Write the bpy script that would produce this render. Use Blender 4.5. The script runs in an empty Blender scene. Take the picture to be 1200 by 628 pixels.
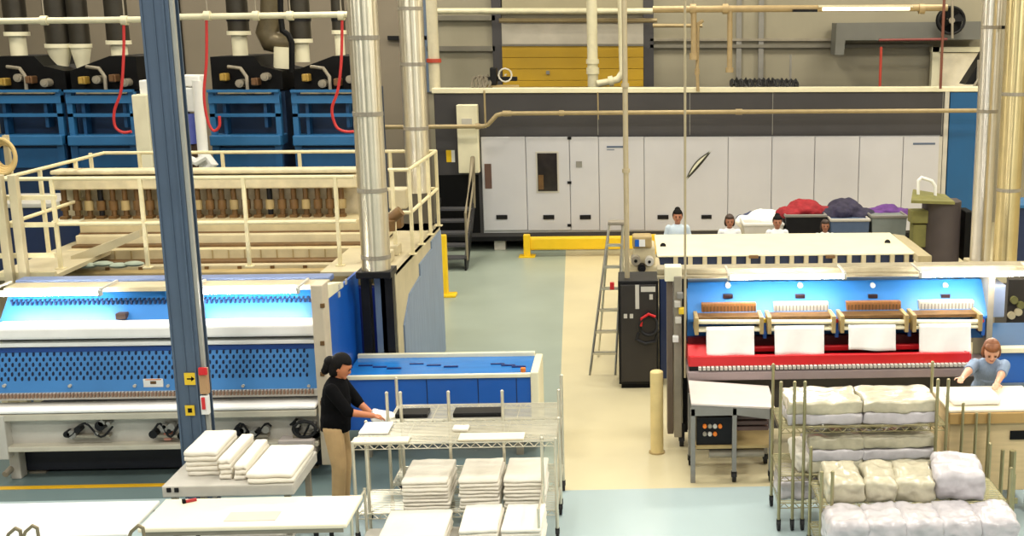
import bpy, bmesh, math, random
from mathutils import Vector, Matrix, noise
random.seed(7)
S = bpy.context.scene
COL = S.collection
R = math.radians
# ------------------------------------------------------------------ camera model (used to measure real positions off the photograph)
F, PX, PY, TH, PS, H = 1380.0, 807.0, 314.0, R(11.83), R(3.0), 4.9
cf = Vector((math.sin(PS)*math.cos(TH), math.cos(PS)*math.cos(TH), -math.sin(TH)))
cr = Vector((math.cos(PS), -math.sin(PS), 0))
cu = Vector((math.sin(PS)*math.sin(TH), math.cos(PS)*math.sin(TH), math.cos(TH)))
def ray(x, y): return cf + cr*((x-PX)/F) - cu*((y-PY)/F)
def P(x, y, Y):
    r = ray(x, y); t = Y/r.y
    return Vector((t*r.x, Y, H+t*r.z))
def G(x, y, Z=0.0):
    r = ray(x, y); t = (Z-H)/r.z
    return Vector((t*r.x, t*r.y, Z))
def PX_(x, y, X):                     # point of the ray in the plane X = const
    r = ray(x, y); t = X/r.x
    return Vector((X, t*r.y, H+t*r.z))
# ------------------------------------------------------------------ materials
def lin(c):
    c /= 255.0
    return c/12.92 if c <= .04045 else ((c+.055)/1.055)**2.4
MATS = {}
def mat(name, rgb, rough=.5, metal=0.0, var=.08, scale=6.0, bump=0.0, bscale=40.0, coat=0.0, stretch=None, spec=.5):
    if name in MATS: return MATS[name]
    m = bpy.data.materials.new(name); m.use_nodes = True
    nt = m.node_tree; n = nt.nodes; b = n['Principled BSDF']
    col = (lin(rgb[0]), lin(rgb[1]), lin(rgb[2]), 1)
    tc = n.new('ShaderNodeTexCoord'); nz = n.new('ShaderNodeTexNoise')
    nz.inputs['Scale'].default_value = scale; nz.inputs['Detail'].default_value = 4
    src = tc.outputs['Object']
    if stretch:
        mp = n.new('ShaderNodeMapping'); mp.inputs['Scale'].default_value = stretch
        nt.links.new(src, mp.inputs['Vector']); src = mp.outputs['Vector']
    nt.links.new(src, nz.inputs['Vector'])
    rp = n.new('ShaderNodeValToRGB')
    rp.color_ramp.elements[0].position = .3; rp.color_ramp.elements[1].position = .7
    k0, k1 = 1-var, 1+var*.6
    rp.color_ramp.elements[0].color = (col[0]*k0, col[1]*k0, col[2]*k0, 1)
    rp.color_ramp.elements[1].color = (min(1, col[0]*k1), min(1, col[1]*k1), min(1, col[2]*k1), 1)
    nt.links.new(nz.outputs['Fac'], rp.inputs['Fac']); nt.links.new(rp.outputs['Color'], b.inputs['Base Color'])
    b.inputs['Roughness'].default_value = rough; b.inputs['Metallic'].default_value = metal
    b.inputs['Coat Weight'].default_value = coat; b.inputs['Specular IOR Level'].default_value = spec
    if bump:
        n2 = n.new('ShaderNodeTexNoise'); n2.inputs['Scale'].default_value = bscale
        bp = n.new('ShaderNodeBump'); bp.inputs['Strength'].default_value = bump
        nt.links.new(src, n2.inputs['Vector']); nt.links.new(n2.outputs['Fac'], bp.inputs['Height']); nt.links.new(bp.outputs['Normal'], b.inputs['Normal'])
    MATS[name] = m
    return m
def emit(name, rgb, strength):
    m = bpy.data.materials.new(name); m.use_nodes = True
    b = m.node_tree.nodes['Principled BSDF']
    b.inputs['Base Color'].default_value = (.9, .9, .9, 1)
    b.inputs['Emission Color'].default_value = (lin(rgb[0]), lin(rgb[1]), lin(rgb[2]), 1)
    b.inputs['Emission Strength'].default_value = strength
    return m
def wall_mat(name, rgb, pitch, bump=.25):
    m = mat(name, rgb, .6, 0, .10, .7)
    nt = m.node_tree; n = nt.nodes; b = n['Principled BSDF']
    tc = n.new('ShaderNodeTexCoord'); w = n.new('ShaderNodeTexWave')
    w.wave_type = 'BANDS'; w.bands_direction = 'X'; w.inputs['Scale'].default_value = pitch
    bp = n.new('ShaderNodeBump'); bp.inputs['Strength'].default_value = bump
    nt.links.new(tc.outputs['Object'], w.inputs['Vector']); nt.links.new(w.outputs['Fac'], bp.inputs['Height']); nt.links.new(bp.outputs['Normal'], b.inputs['Normal'])
    return m
def aniso(m):
    nt = m.node_tree; b = nt.nodes['Principled BSDF']; tg = nt.nodes.new('ShaderNodeTangent'); tg.direction_type = 'RADIAL'; tg.axis = 'Z'
    nt.links.new(tg.outputs['Tangent'], b.inputs['Tangent']); b.inputs['Anisotropic'].default_value = .95; b.inputs['Anisotropic Rotation'].default_value = AROT
    b.inputs['Metallic'].default_value = .9; b.inputs['Roughness'].default_value = .32
    return m
AROT = 0.25
BLUE   = mat('folder blue enamel', (34, 112, 184), .45, .0, .05, 3)
BLUEP  = mat('perforated blue enamel', (62, 128, 192), .4, .0, .06, 4)
ROYAL  = mat('royal blue enamel', (22, 92, 184), .35, 0, .05, 2, coat=.2)
NAVY   = mat('dark navy paint', (22, 40, 78), .45, 0, .1, 4)
HOLE   = mat('slot shadow navy', (18, 34, 66), .8, 0, .1, 6)
DBLUE  = mat('dryer blue paint', (20, 78, 124), .45, 0, .12, 2)
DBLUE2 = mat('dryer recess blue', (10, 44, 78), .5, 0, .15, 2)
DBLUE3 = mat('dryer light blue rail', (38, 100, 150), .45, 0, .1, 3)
STEELB = mat('grey blue painted steel', (96, 112, 132), .5, .1, .12, 3)
PANELB = mat('slate blue side panel', (124, 142, 168), .5, .0, .14, 3, stretch=(1, 6, .6))
LAV    = mat('lavender grey steel', (112, 130, 172), .4, .1, .08, 4)
CREAM  = mat('cream enamel', (232, 226, 196), .45, 0, .06, 3)
CREAMD = mat('beige machine paint', (192, 180, 146), .5, 0, .12, 3)
TAN    = mat('tan machine paint', (168, 146, 98), .55, 0, .18, 4)
BROWN  = mat('brown oily steel', (112, 82, 44), .5, .2, .25, 8)
RAILM  = mat('cream railing paint', (220, 208, 166), .45, 0, .08, 8)
WHITE  = mat('white painted metal', (232, 232, 228), .4, 0, .04, 3)
DOORW  = mat('white machine door', (198, 198, 204), .38, .0, .06, .8)
BELT   = mat('white conveyor belt', (246, 244, 240), .6, 0, .05, 4)
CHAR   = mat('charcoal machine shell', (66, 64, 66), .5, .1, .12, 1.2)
BLACK  = mat('black paint', (13, 13, 14), .5, 0, .2, 5, spec=.15)
BLACKS = mat('matt black steel', (24, 24, 26), .45, .1, .25, 6, spec=.25)
GREY   = mat('mid grey paint', (136, 134, 128), .5, .1, .12, 4)
GREYL  = mat('light grey paint', (192, 188, 178), .5, 0, .1, 4)
GREYW  = mat('warm grey steel', (150, 142, 126), .45, .2, .15, 5)
MAUVE  = mat('mauve grey rail', (156, 140, 140), .45, .2, .08, 5)
STEEL  = mat('bright galvanised steel', (204, 200, 186), .28, .9, .08, 5)
CHROME = mat('chromed wire', (214, 208, 188), .3, .55, .1, 8)
STAIN  = mat('stainless sheet', (196, 192, 188), .3, .8, .08, 3)
DUCT   = mat('spiral duct steel', (222, 214, 192), .22, .6, .07, 4)
aniso(DUCT)
DUCTD  = mat('dark duct steel', (62, 58, 50), .4, .5, .2, 4)
YELLOW = mat('safety yellow', (236, 196, 24), .45, 0, .06, 4)
YSIGN  = mat('sign yellow', (224, 190, 40), .5, 0, .05, 8)
REDH   = mat('red hose rubber', (192, 46, 46), .5, 0, .08, 8)
RED    = mat('red enamel', (204, 24, 32), .35, 0, .06, 3, coat=.2)
MAROON = mat('dark maroon', (96, 16, 20), .5, 0, .15, 4)
WOODB  = mat('brown slats', (156, 106, 60), .55, 0, .2, 10, stretch=(8, 1, 1))
LINEN  = mat('white linen', (228, 222, 208), .9, 0, .04, 10, bump=.15, bscale=30)
LINENW = mat('bright white cloth', (244, 243, 240), .9, 0, .03, 10, bump=.1, bscale=20)
WRAP   = mat('plastic wrapped linen', (194, 187, 162), .24, 0, .2, 9, bump=.7, bscale=14, coat=.3)
WRAP2  = mat('plastic wrapped lavender linen', (196, 191, 194), .24, 0, .16, 9, bump=.7, bscale=14, coat=.3)
TABLE  = mat('cream laminate', (238, 228, 202), .4, 0, .03, 2)
TABLEP = mat('pale grey laminate', (222, 224, 220), .3, 0, .03, 2)
TANB   = mat('tan cart board', (212, 188, 142), .55, 0, .1, 3, stretch=(1, 1, 8))
TAND   = mat('tan cart rail', (184, 148, 88), .5, 0, .12, 4)
POSTY  = mat('weathered yellow post', (222, 200, 140), .5, 0, .12, 5)
OLIVE  = mat('olive green cover', (120, 118, 66), .7, 0, .2, 5)
GLASSD = mat('dark door glass', (48, 42, 36), .1, 0, .5, 3)
RUB    = mat('black rubber', (18, 18, 20), .7, 0, .1, 8)
PINK   = mat('pinkish pipe paint', (172, 150, 110), .5, .1, .1, 6)
ORANGE = mat('orange knob', (224, 120, 30), .5)
COPPER = mat('beige pipe paint', (164, 146, 108), .45, .2, .12, 6)
PAPER  = mat('pale pinkish paper', (206, 192, 180), .8, 0, .03, 5)
TUBE   = emit('fluorescent tube', (255, 248, 236), 85.0)
TUBEW  = emit('warm fluorescent tube', (255, 240, 200), 3.0)
# ------------------------------------------------------------------ mesh builder
ORG = {}
class MB:
    def __init__(s): s.bm = bmesh.new(); s.mi = 0; s.mats = []
    def use(s, m):
        if m not in s.mats: s.mats.append(m)
        s.mi = s.mats.index(m); return s
    def _fin(s, geom):
        for f in geom:
            if isinstance(f, bmesh.types.BMFace): f.material_index = s.mi
    def b2(s, x0, x1, y0, y1, z0, z1, bev=0.0, M=None):
        c = Vector(((x0+x1)/2, (y0+y1)/2, (z0+z1)/2)); d = (abs(x1-x0), abs(y1-y0), abs(z1-z0))
        r = bmesh.ops.create_cube(s.bm, size=1, matrix=Matrix.Translation(c) @ Matrix.Diagonal((d[0], d[1], d[2], 1)))
        vs = r['verts']
        if M is not None: bmesh.ops.transform(s.bm, matrix=M, verts=vs)
        fs = {f for v in vs for f in v.link_faces}
        if bev > 0:
            es = list({e for v in vs for e in v.link_edges})
            q = bmesh.ops.bevel(s.bm, geom=es, offset=min(bev, min(d)*.45), segments=2, profile=.5, affect='EDGES', clamp_overlap=True)
            fs = {f for v in q['verts'] for f in v.link_faces} | {f for f in fs if f.is_valid}
        s._fin(fs); return s
    def poly(s, pts, vec):           # extrude a polygon along vec
        vec = Vector(vec); a = [s.bm.verts.new(p) for p in pts]; b = [s.bm.verts.new(Vector(p)+vec) for p in pts]
        fs = [s.bm.faces.new(a), s.bm.faces.new(list(reversed(b)))]
        k = len(a)
        for i in range(k): fs.append(s.bm.faces.new([a[i], b[i], b[(i+1) % k], a[(i+1) % k]][::-1]))
        bmesh.ops.recalc_face_normals(s.bm, faces=fs)
        s._fin(fs); return s
    def yz(s, prof, x0, x1): return s.poly([Vector((x0, y, z)) for y, z in prof], (x1-x0, 0, 0))
    def xz(s, prof, y0, y1): return s.poly([Vector((x, y0, z)) for x, z in prof], (0, y1-y0, 0))
    def xy(s, prof, z0, z1): return s.poly([Vector((x, y, z0)) for x, y in prof], (0, 0, z1-z0))
    def cyl(s, p0, p1, r0, r1=None, seg=12):
        r1 = r0 if r1 is None else r1
        p0, p1 = Vector(p0), Vector(p1); d = p1-p0; L = d.length
        if L < 1e-6: return s
        M = Matrix.Translation((p0+p1)/2) @ d.to_track_quat('Z', 'Y').to_matrix().to_4x4()
        r = bmesh.ops.create_cone(s.bm, cap_ends=True, segments=seg, radius1=r0, radius2=r1, depth=L, matrix=M)
        s._fin({f for v in r['verts'] for f in v.link_faces}); return s
    def ball(s, c, r, sc=(1, 1, 1), seg=14, M=None):
        T = Matrix.Translation(Vector(c)) @ (M if M is not None else Matrix()) @ Matrix.Diagonal((sc[0], sc[1], sc[2], 1))
        q = bmesh.ops.create_uvsphere(s.bm, u_segments=seg, v_segments=max(6, seg*2//3), radius=r, matrix=T)
        s._fin({f for v in q['verts'] for f in v.link_faces}); return s
    def tube(s, pts, r, seg=10, closed=False):
        pts = [Vector(p) for p in pts]; n = len(pts); rings = []; up = None
        for i in range(n):
            if closed: t = pts[(i+1) % n]-pts[i-1]
            elif i == 0: t = pts[1]-pts[0]
            elif i == n-1: t = pts[-1]-pts[-2]
            else: t = (pts[i+1]-pts[i]).normalized()+(pts[i]-pts[i-1]).normalized()
            t.normalize()
            if up is None: up = Vector((0, 0, 1)) if abs(t.z) < .9 else Vector((0, 1, 0))
            a = up-t*up.dot(t)
            if a.length < 1e-4: a = t.orthogonal()
            a.normalize(); up = a; b = t.cross(a)
            k = 1.0
            if 0 < i < n-1 and not closed:
                c = (pts[i+1]-pts[i]).normalized().dot(t); k = 1/max(.5, c)
            rings.append([s.bm.verts.new(pts[i]+(a*math.cos(2*math.pi*j/seg)+b*math.sin(2*math.pi*j/seg))*r*(k if True else 1)) for j in range(seg)])
        fs = []
        for i in range(n if closed else n-1):
            A, B = rings[i], rings[(i+1) % n]
            for j in range(seg): fs.append(s.bm.faces.new([A[j], A[(j+1) % seg], B[(j+1) % seg], B[j]]))
        if not closed: fs += [s.bm.faces.new(list(reversed(rings[0]))), s.bm.faces.new(rings[-1])]
        bmesh.ops.recalc_face_normals(s.bm, faces=fs)
        s._fin(fs); return s
    def px(s, x0, y0, x1, y1, Y, dep, bev=0.0):      # a box whose front face fills that part of the photo at distance Y
        xc, yc = (x0+x1)/2, (y0+y1)/2
        return s.b2(P(x0, yc, Y).x, P(x1, yc, Y).x, Y, Y+dep, P(xc, y1, Y).z, P(xc, y0, Y).z, bev)
    def build(s, name, material=None, parent=None, smooth=False):
        if material is not None: s.mats = [material]
        elif not s.mats: s.mats = [GREY]
        if material is not None:
            for f in s.bm.faces: f.material_index = 0
        me = bpy.data.meshes.new(name)
        o = bpy.data.objects.new(name, me); COL.objects.link(o)
        if parent is None:
            zs = [v.co.z for v in s.bm.verts]; xs = [v.co.x for v in s.bm.verts]; ys = [v.co.y for v in s.bm.verts]
            org = Vector(((min(xs)+max(xs))/2, (min(ys)+max(ys))/2, min(zs))); o.location = org
        else:
            o.parent = parent; org = ORG[parent.name]
        ORG[o.name] = org
        bmesh.ops.translate(s.bm, vec=-org, verts=s.bm.verts)
        s.bm.to_mesh(me); s.bm.free()
        for m in s.mats: me.materials.append(m)
        if smooth:
            for p in me.polygons: p.use_smooth = True
            try: me.set_sharp_from_angle(angle=R(40))
            except Exception: pass
        return o
LABELS = {}
def tag(o, label, cat, group=None):
    o['label'] = label; o['category'] = cat
    if group: o['group'] = group
    LABELS.setdefault(label, []).append(o.name)
    return o
def thing(name, label, cat, loc, group=None):
    o = bpy.data.objects.new(name, None); COL.objects.link(o); o.location = Vector(loc); o.empty_display_size = .1
    ORG[o.name] = Vector(loc)
    return tag(o, label, cat, group)
def struct(name, mb, m=None):
    o = mb.build(name, m); o['kind'] = 'structure'; return o
def copy_tree(o, parent=None):
    c = o.copy(); COL.objects.link(c)
    if parent is not None: c.parent = parent
    for ch in o.children: copy_tree(ch, c)
    return c
def floorpt(x, y): return G(x, y, 0)

# ================================================================== THE SETTING
YB = 11.87                                     # where the pale band across the front of the floor ends
def floor_mat(name, rgb, rough, var, sc):
    return mat(name, rgb, rough, 0, var, sc, bump=.04, bscale=6)
FB = floor_mat('cream floor paint', (208, 197, 160), .38, .08, .9)
FG = floor_mat('green grey floor paint', (154, 166, 154), .34, .08, .9)
FL = floor_mat('floor paint paled by painted sheen', (170, 188, 190), .3, .06, .7)
mb = MB()
bf, bn = G(663, 297), G(652, 572)
dx = (bn.x-bf.x)/(bn.y-bf.y)
x_at = lambda Y: bn.x+dx*(Y-bn.y)
mb.use(FG).poly([(-17, 14.2, 0), (x_at(14.2), 14.2, 0), (x_at(29), 29, 0), (-17, 29, 0)], (0, 0, -.1))
mb.use(FG).poly([(-1.0, YB, 0), (x_at(YB), YB, 0), (x_at(14.2), 14.2, 0), (-1.0, 14.2, 0)], (0, 0, -.1))
mb.use(floor_mat('teal floor with shade painted in', (104, 122, 122), .34, .1, .9)).poly([(-17, YB, 0), (-1.0, YB, 0), (-1.0, 14.2, 0), (-17, 14.2, 0)], (0, 0, -.1))  # shade before and under the left folder put into the floor colour
mb.use(FB).poly([(x_at(YB), YB, 0), (15, YB, 0), (15, 29, 0), (x_at(29), 29, 0)], (0, 0, -.1))
mb.use(FL).poly([(-17, -4, 0), (15, -4, 0), (15, YB, 0), (-17, YB, 0)], (0, 0, -.1))  # same floor paint, made paler to hold its grazing reflection
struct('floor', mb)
mb = MB(); mb.b2(-14, -4.9, 12.2, 12.29, 0, .004); struct('trim_1', mb, mat('yellow lane paint', (214, 166, 30), .45, 0, .1, 4))
YW = 28.5
WALLC = wall_mat('greige wall panel', (150, 144, 124), 2.2)
WALLL = wall_mat('brown grey wall panel', (132, 122, 106), 1.1, .12)
mb = MB(); mb.b2(P(500, 50, YW).x, 15, YW, YW+.2, 0, 9); struct('wall_back', mb, WALLC)
mb = MB(); mb.b2(-17, P(500, 50, YW).x, YW, YW+.2, 0, 9); struct('wall_rear', mb, WALLL)
mb = MB(); mb.b2(-17.2, -17, -4, YW+.2, 0, 9); struct('wall_left', mb, WALLL)
mb = MB(); mb.b2(15, 15.2, -4, YW+.2, 0, 9); struct('wall_right', mb, WALLC)
mb = MB(); mb.b2(-17.2, 15.2, -4, YW+.2, 9, 9.2); struct('ceiling', mb, mat('ceiling deck', (196, 190, 172), .8))
GIRT = mat('wall girt steel', (120, 116, 104), .5, .1, .1, 4)
k = 2
for (x0, y0, x1, y1, m) in ((500, 18, 580, 24, GIRT), (500, 54, 580, 60, GIRT), (762, 52, 1092, 56, GIRT), (762, 45, 1140, 48, GREYW),
                            (498, 0, 506, 108, STEELB), (577, -10, 588, 108, CHAR), (754, -10, 766, 108, CHAR), (454, 42, 500, 47, BLACKS), (200, -10, 212, 95, BLACKS)):
    mb = MB(); mb.px(x0, y0, x1, y1, YW-.12, .12); struct('trim_%d' % k, mb, m); k += 1
for x in (866, 892):
    mb = MB(); mb.px(x-3, -10, x+3, 100, YW-.1, .1); struct('trim_%d' % k, mb, GREY); k += 1
# yellow sectional door with its grey upper section in the back wall
d = thing('door_1', 'x', 'door', P(670, 105, YW-.2)); del d['label']; del d['category']; d['kind'] = 'structure'; LABELS.pop('x')
mb = MB()
for i in range(4): mb.px(588, 54+i*13.5, 754, 54+i*13.5+13.2, YW-.12, .1, .01)
mb.build('yellow_panel', mat('yellow door panel', (190, 152, 28), .5, 0, .1, 1), d)
mb = MB(); mb.px(588, 26, 754, 52.5, YW-.12, .1); mb.build('grey_panel', mat('grey translucent panel', (178, 172, 158), .4, 0, .18, 1.4), d)
mb = MB(); mb.px(588, 21, 754, 26, YW-.16, .14); mb.px(588, 10, 754, 15, YW-.16, .14); mb.px(588, 51.5, 754, 54, YW-.15, .12); mb.build('rail', GIRT, d)
mb = MB(); mb.px(588, -10, 754, 10, YW-.1, .08); mb.build('upper_panel', mat('upper door panel', (164, 156, 128), .6, 0, .1, 1), d)
mb = MB(); mb.px(640, 83, 644, 87, YW-.16, .06); mb.build('latch', GREY, d)
# column of blue grey steel, foreground left
cx, cyy = P(229, 540, 11.35).x, 11.35
mb = MB(); w, dp, t = .255, .26, .022
mb.b2(cx-w/2, cx+w/2, cyy, cyy+t, 0, 9); mb.b2(cx-w/2, cx+w/2, cyy+dp-t, cyy+dp, 0, 9); mb.b2(cx-.01, cx+.01, cyy+t, cyy+dp-t, 0, 9)
mb.b2(cx-.2, cx+.2, cyy-.07, cyy+dp+.07, 0, .03)
mb.b2(cx-.012, cx-.004, cyy-.012, cyy, 0, 9); mb.b2(cx+w/2-.05, cx+w/2-.035, cyy-.02, cyy, 0, 9); mb.b2(cx-w/2, cx-w/2+.02, cyy-.012, cyy, 0, 9)
mb.use(GREYL).b2(cx+w/2+.002, cx+w/2+.035, cyy+.02, cyy+.07, .2, 9)
col = mb
STRIP = mat('column strip grey', (158, 158, 150), .5)
col.mats = [mat('column blue grey', (80, 96, 116), .42, .15, .12, 2), STRIP]
for f in col.bm.faces:
    if f.calc_center_median().x < cx+w/2+.0015 or f.calc_center_median().z < .1: f.material_index = 0
    else: f.material_index = 1
o = struct('column', col)
def flat_sign(name, label, cat, x0, y0, x1, y1, Y, m, mark):
    mb = MB(); mb.px(x0, y0, x1, y1, Y, .006); r = mb.build(name, m); tag(r, label, cat)
    mb = MB(); mark(mb, (x0+x1)/2, (y0+y1)/2); mb.build('symbol', BLACK, r)
    return r
def arrow(mb, x, y):
    mb.px(x-4, y-.8, x+2, y+.8, cyy-.02, .004); a, b, c = P(x+1, y-3, cyy-.02), P(x+5, y, cyy-.02), P(x+1, y+3, cyy-.02)
    mb.poly([a, b, c], (0, .004, 0))
flat_sign('warning_sign', 'yellow square sign with black arrow, upper of two on the blue grey column', 'sign', 216, 437, 230, 451, cyy-.018, YSIGN, arrow)
flat_sign('warning_sign', 'small yellow tag with black mark, lower of two on the blue grey column', 'sign', 217, 475, 228, 487, cyy-.018, YSIGN, lambda mb, x, y: mb.px(x-2.5, y-2.5, x+2.5, y+2.5, cyy-.02, .004))
t = thing('pull_box', 'red and white pull box fixed on right side of blue grey column', 'pull box', (cx+w/2+.05, cyy, 1.2))
mb = MB(); mb.px(233, 432, 243, 462, cyy-.02, .06, .006); mb.build('box', mat('pull box tan', (176, 140, 100), .5), t)
mb = MB(); mb.px(232, 431, 242, 440, cyy-.05, .03, .008); mb.build('handle', RED, t)
t = thing('pull_box', 'narrow white box with red strip, below the pull box on the column', 'pull box', (cx+w/2+.05, cyy, 1.0))
mb = MB(); mb.px(235, 464, 244, 486, cyy-.02, .06, .006); mb.build('box', WHITE, t)
mb = MB(); mb.px(236, 466, 240, 480, cyy-.035, .015, .004); mb.build('strip', RED, t)

# ================================================================== REAR MACHINE (charcoal tunnel with white doors)
YR = 25.4
xl, xr = P(508, 110, YR).x, P(1110, 110, YR).x
zt, zb = P(820, 106, YR).z, P(820, 276, YR).z
t = thing('tunnel_machine', 'long charcoal machine with white doors along the back wall', 'laundry machine', ((xl+xr)/2, YR, 0))
mb = MB(); mb.b2(xl, xr, YR, YR+2.4, zb, zt-.04, .02); mb.build('shell', CHAR, t)
mb = MB(); mb.b2(xl-.03, P(1150, 110, YR).x, YR-.06, YR+.3, zt-.04, zt+.06, .01); mb.build('top_ledge', CREAM, t)
mb = MB(); mb.px(565, 160, 1099, 270.5, YR-.02, .03); mb.build('door_frame', mat('door frame grey', (176, 176, 180), .5), t)
xs = [565, 617, 668, 702, 755, 803, 853, 904, 954, 1006, 1057, 1099]
for i in range(len(xs)-1):
    mb = MB(); mb.px(xs[i]+.35, 160.5, xs[i+1]-.35, 270, YR-.06, .06, .012); dr = mb.build('door', DOORW, t)
    if i in (0, 1, 2, 4): 
        mb = MB(); c = {0: 588, 1: 643, 2: 686, 4: 777}[i]; mb.px(c-6.5, 252, c+6.5, 257, YR-.085, .025, .006); mb.build('handle', BLACKS, dr)
    if i in (5,):
        mb = MB(); mb.px(822, 252, 834, 256.5, YR-.085, .025, .006); mb.build('handle', BLACKS, dr)
    if i == 1:
        mb = MB(); mb.use(GREYL).px(628, 177.5, 655, 226, YR-.075, .015, .004); mb.use(GLASSD).px(630, 179.5, 653, 224, YR-.085, .015)
        mb.use(BROWN).px(631, 205, 637, 222, YR-.088, .004); mb.build('window', None, dr)
    if i == 0:
        mb = MB(); mb.px(568, 192, 576, 221, YR-.075, .015, .004); mb.build('vent_slot', mat('vent brown', (96, 70, 60), .6), dr)
    if i == 2:
        mb = MB(); mb.px(675, 189, 682, 196, YR-.08, .02, .004); mb.build('switch', GREY, dr)
# hinge studs and emblem
for y in (162, 214, 264): mb = MB(); mb.px(665, y-1.5, 669.5, y+1.5, YR-.08, .03); mb.build('hinge', BLACKS, t)
mb = MB(); mb.px(711, 171, 732, 173.3, YR-.066, .008); mb.px(711, 175, 720, 176, YR-.066, .008); mb.px(1070, 167.3, 1096, 169.6, YR-.066, .008); mb.build('lettering', mat('emblem blue grey', (86, 100, 124), .5), t)
# leaf-shaped emblem: pale blade outlined in dark
def blade(grow):
    a, b = (805, 209), (832, 178); out = []
    n = 10
    for side in (1, -1):
        for i in range(n+1):
            u = i/n if side == 1 else 1-i/n
            x = a[0]+(b[0]-a[0])*u; y = a[1]+(b[1]-a[1])*u
            bow = math.sin(math.pi*u)*(2.6*side+1.5) + grow*side*1.0
            out.append((x+bow*-.75*1, y-bow*.65))
    return out
mb = MB(); mb.use(mat('emblem dark', (64, 62, 50), .5)).poly([P(x, y, YR-.07) for x, y in blade(.9)], (0, .012, 0)); mb.use(mat('emblem pale', (222, 222, 200), .5)).poly([P(x, y, YR-.075) for x, y in blade(-.6)], (0, .012, 0)); mb.build('emblem', None, t)
mb = MB(); mb.px(1099, 160, 1103, 240, YR-.05, .05); mb.px(1105, 105, 1110, 240, YR-.05, .05); mb.build('end_post', GREYL, t)
mb = MB(); mb.px(1110.5, 108, 1148, 262, YR-.02, 2.2, .01); mb.build('end_panel', mat('teal blue end panel', (24, 88, 140), .45, 0, .1, 1), t)
mb = MB(); mb.px(536, 123, 560, 203, YR-.28, .27, .015); cb = mb.build('control_cabinet', CREAM, t)
mb = MB(); mb.px(541, 139, 553, 150, YR-.295, .015); mb.build('nameplate', GREYL, cb)
mb = MB(); mb.use(YELLOW).px(523, 176, 529, 190, YR-.012, .012); mb.use(WHITE).px(529, 176, 533, 190, YR-.012, .012); mb.build('sticker', None, t)
mb = MB(); mb.px(511, 205, 562, 273, YR-.012, .03); mb.build('painted_recess', BLACK, t)  # flat black sheet; the darkness of the recess is only colour
for x in (585, 680, 745, 835, 935, 1040):
    mb = MB(); mb.b2(P(x, 285, YR).x-.12, P(x, 285, YR).x+.12, YR+.1, YR+.35, 0, zb, .01); mb.build('foot', GREYL, t)
mb = MB(); mb.px(508, 275, 1148, 280, YR, .1); mb.build('plinth_beam', BLACKS, t)
mb = MB(); mb.b2(xl, xr, YR+.8, YR+2.2, .05, zb); mb.build('underframe', BLACKS, t)
# seam lines of the upper fascia
mb = MB()
for x in (700, 808, 905, 1104): mb.px(x, 108, x+.9, 158, YR-.012, .014)
mb.build('seam_strip', GREY, t)
# steel stair at its left end
st = thing('metal_stair', 'dark steel stair with handrail at left end of charcoal machine', 'stair', (P(530, 300, 24.4).x, 24.4, 0))
sx0, sx1 = P(512, 280, 24.3).x, P(552, 280, 24.3).x
for i in range(5):
    mb = MB(); mb.b2(sx0, sx1, 23.35+i*.31, 23.65+i*.31, .22+i*.2, .26+i*.2); mb.build('tread', mat('stair tread steel', (84, 84, 88), .5, .3), st)
for x in (sx0, sx1):
    mb = MB(); mb.poly([Vector((x-.02, 23.32, 0)), Vector((x-.02, 23.6, 0)), Vector((x-.02, 24.95, 1.0)), Vector((x-.02, 24.95, 1.25)), Vector((x-.02, 23.32, .25))], (.04, 0, 0)); mb.build('stringer', BLACKS, st)
hr = MB(); a = Vector((sx1+.03, 23.4, .2)); hr.tube([a, a+Vector((0, 0, .95)), Vector((sx1+.03, 24.8, 2.1)), Vector((sx1+.03, 24.8, 1.05))], .025)
hr.tube([a+Vector((0, 0, .5)), Vector((sx1+.03, 24.8, 1.6))], .02); hr.build('handrail', mat('stair rail', (140, 130, 108), .5, .2), st)

# pipes and hoses near the back wall
def pipe(name, label, cat, pts, r, m, fl=(), group=None, seg=12, fr=1.5, fm=None):
    mb = MB(); mb.tube(pts, r, seg); o = mb.build(name, m, None, True); tag(o, label, cat, group)
    if 'overhead' in name:
        for (p, dd) in fl:
            q = MB(); q.cyl(Vector(p)+Vector((0, 0, r*.8)), (p[0], p[1], 9), .012, seg=6); q.build('hanger_rod', GREYW, o)
    for (p, dd) in fl:
        p = Vector(p); dd = Vector(dd); q = MB(); q.cyl(p-dd*.5, p+dd*.5, r*fr, seg=14); q.build('flange', fm or m, o, True)
    return o
def vpipe(name, label, x0, y0, x1, y1, Y, r, m, fl=(), cat='pipe', **k):
    p1 = P(x1, y1, Y); p0 = Vector((p1.x, Y, P(x0, y0, Y).z))
    return pipe(name, label, cat, [p0, p1], r, m, [(Vector((p1.x, Y, P(x1, y, Y).z)), (0, 0, h)) for y, h in fl], **k)
PW = mat('white pipe paint', (214, 208, 178), .45, .1, .08, 6)
vpipe('riser_pipe', 'thick cream riser pipe with red band before the yellow door', 693, -30, 695, 107, 26.4, .115, PW, [(72, .1), (83, .14)], fr=1.25)
a = [P(727, -30, 26.2), P(729, 60, 26.2), P(730, 84, 26.2), P(724, 93, 26.2), P(712, 96, 26.2), P(700, 98, 26.2)]
pipe('elbow_pipe', 'cream pipe bending left at its foot beside the thick riser', 'pipe', a, .075, PW, [(P(716, 95, 26.2), (.1, 0, 0.02))])
vpipe('riser_pipe', 'grey riser pipe with a red collar left of yellow door', 506, -30, 510, 107, 25.8, .12, mat('warm white pipe', (206, 198, 172), .45), [(71, .08)], fr=1.3, fm=mat('red collar', (180, 70, 50), .5))
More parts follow.
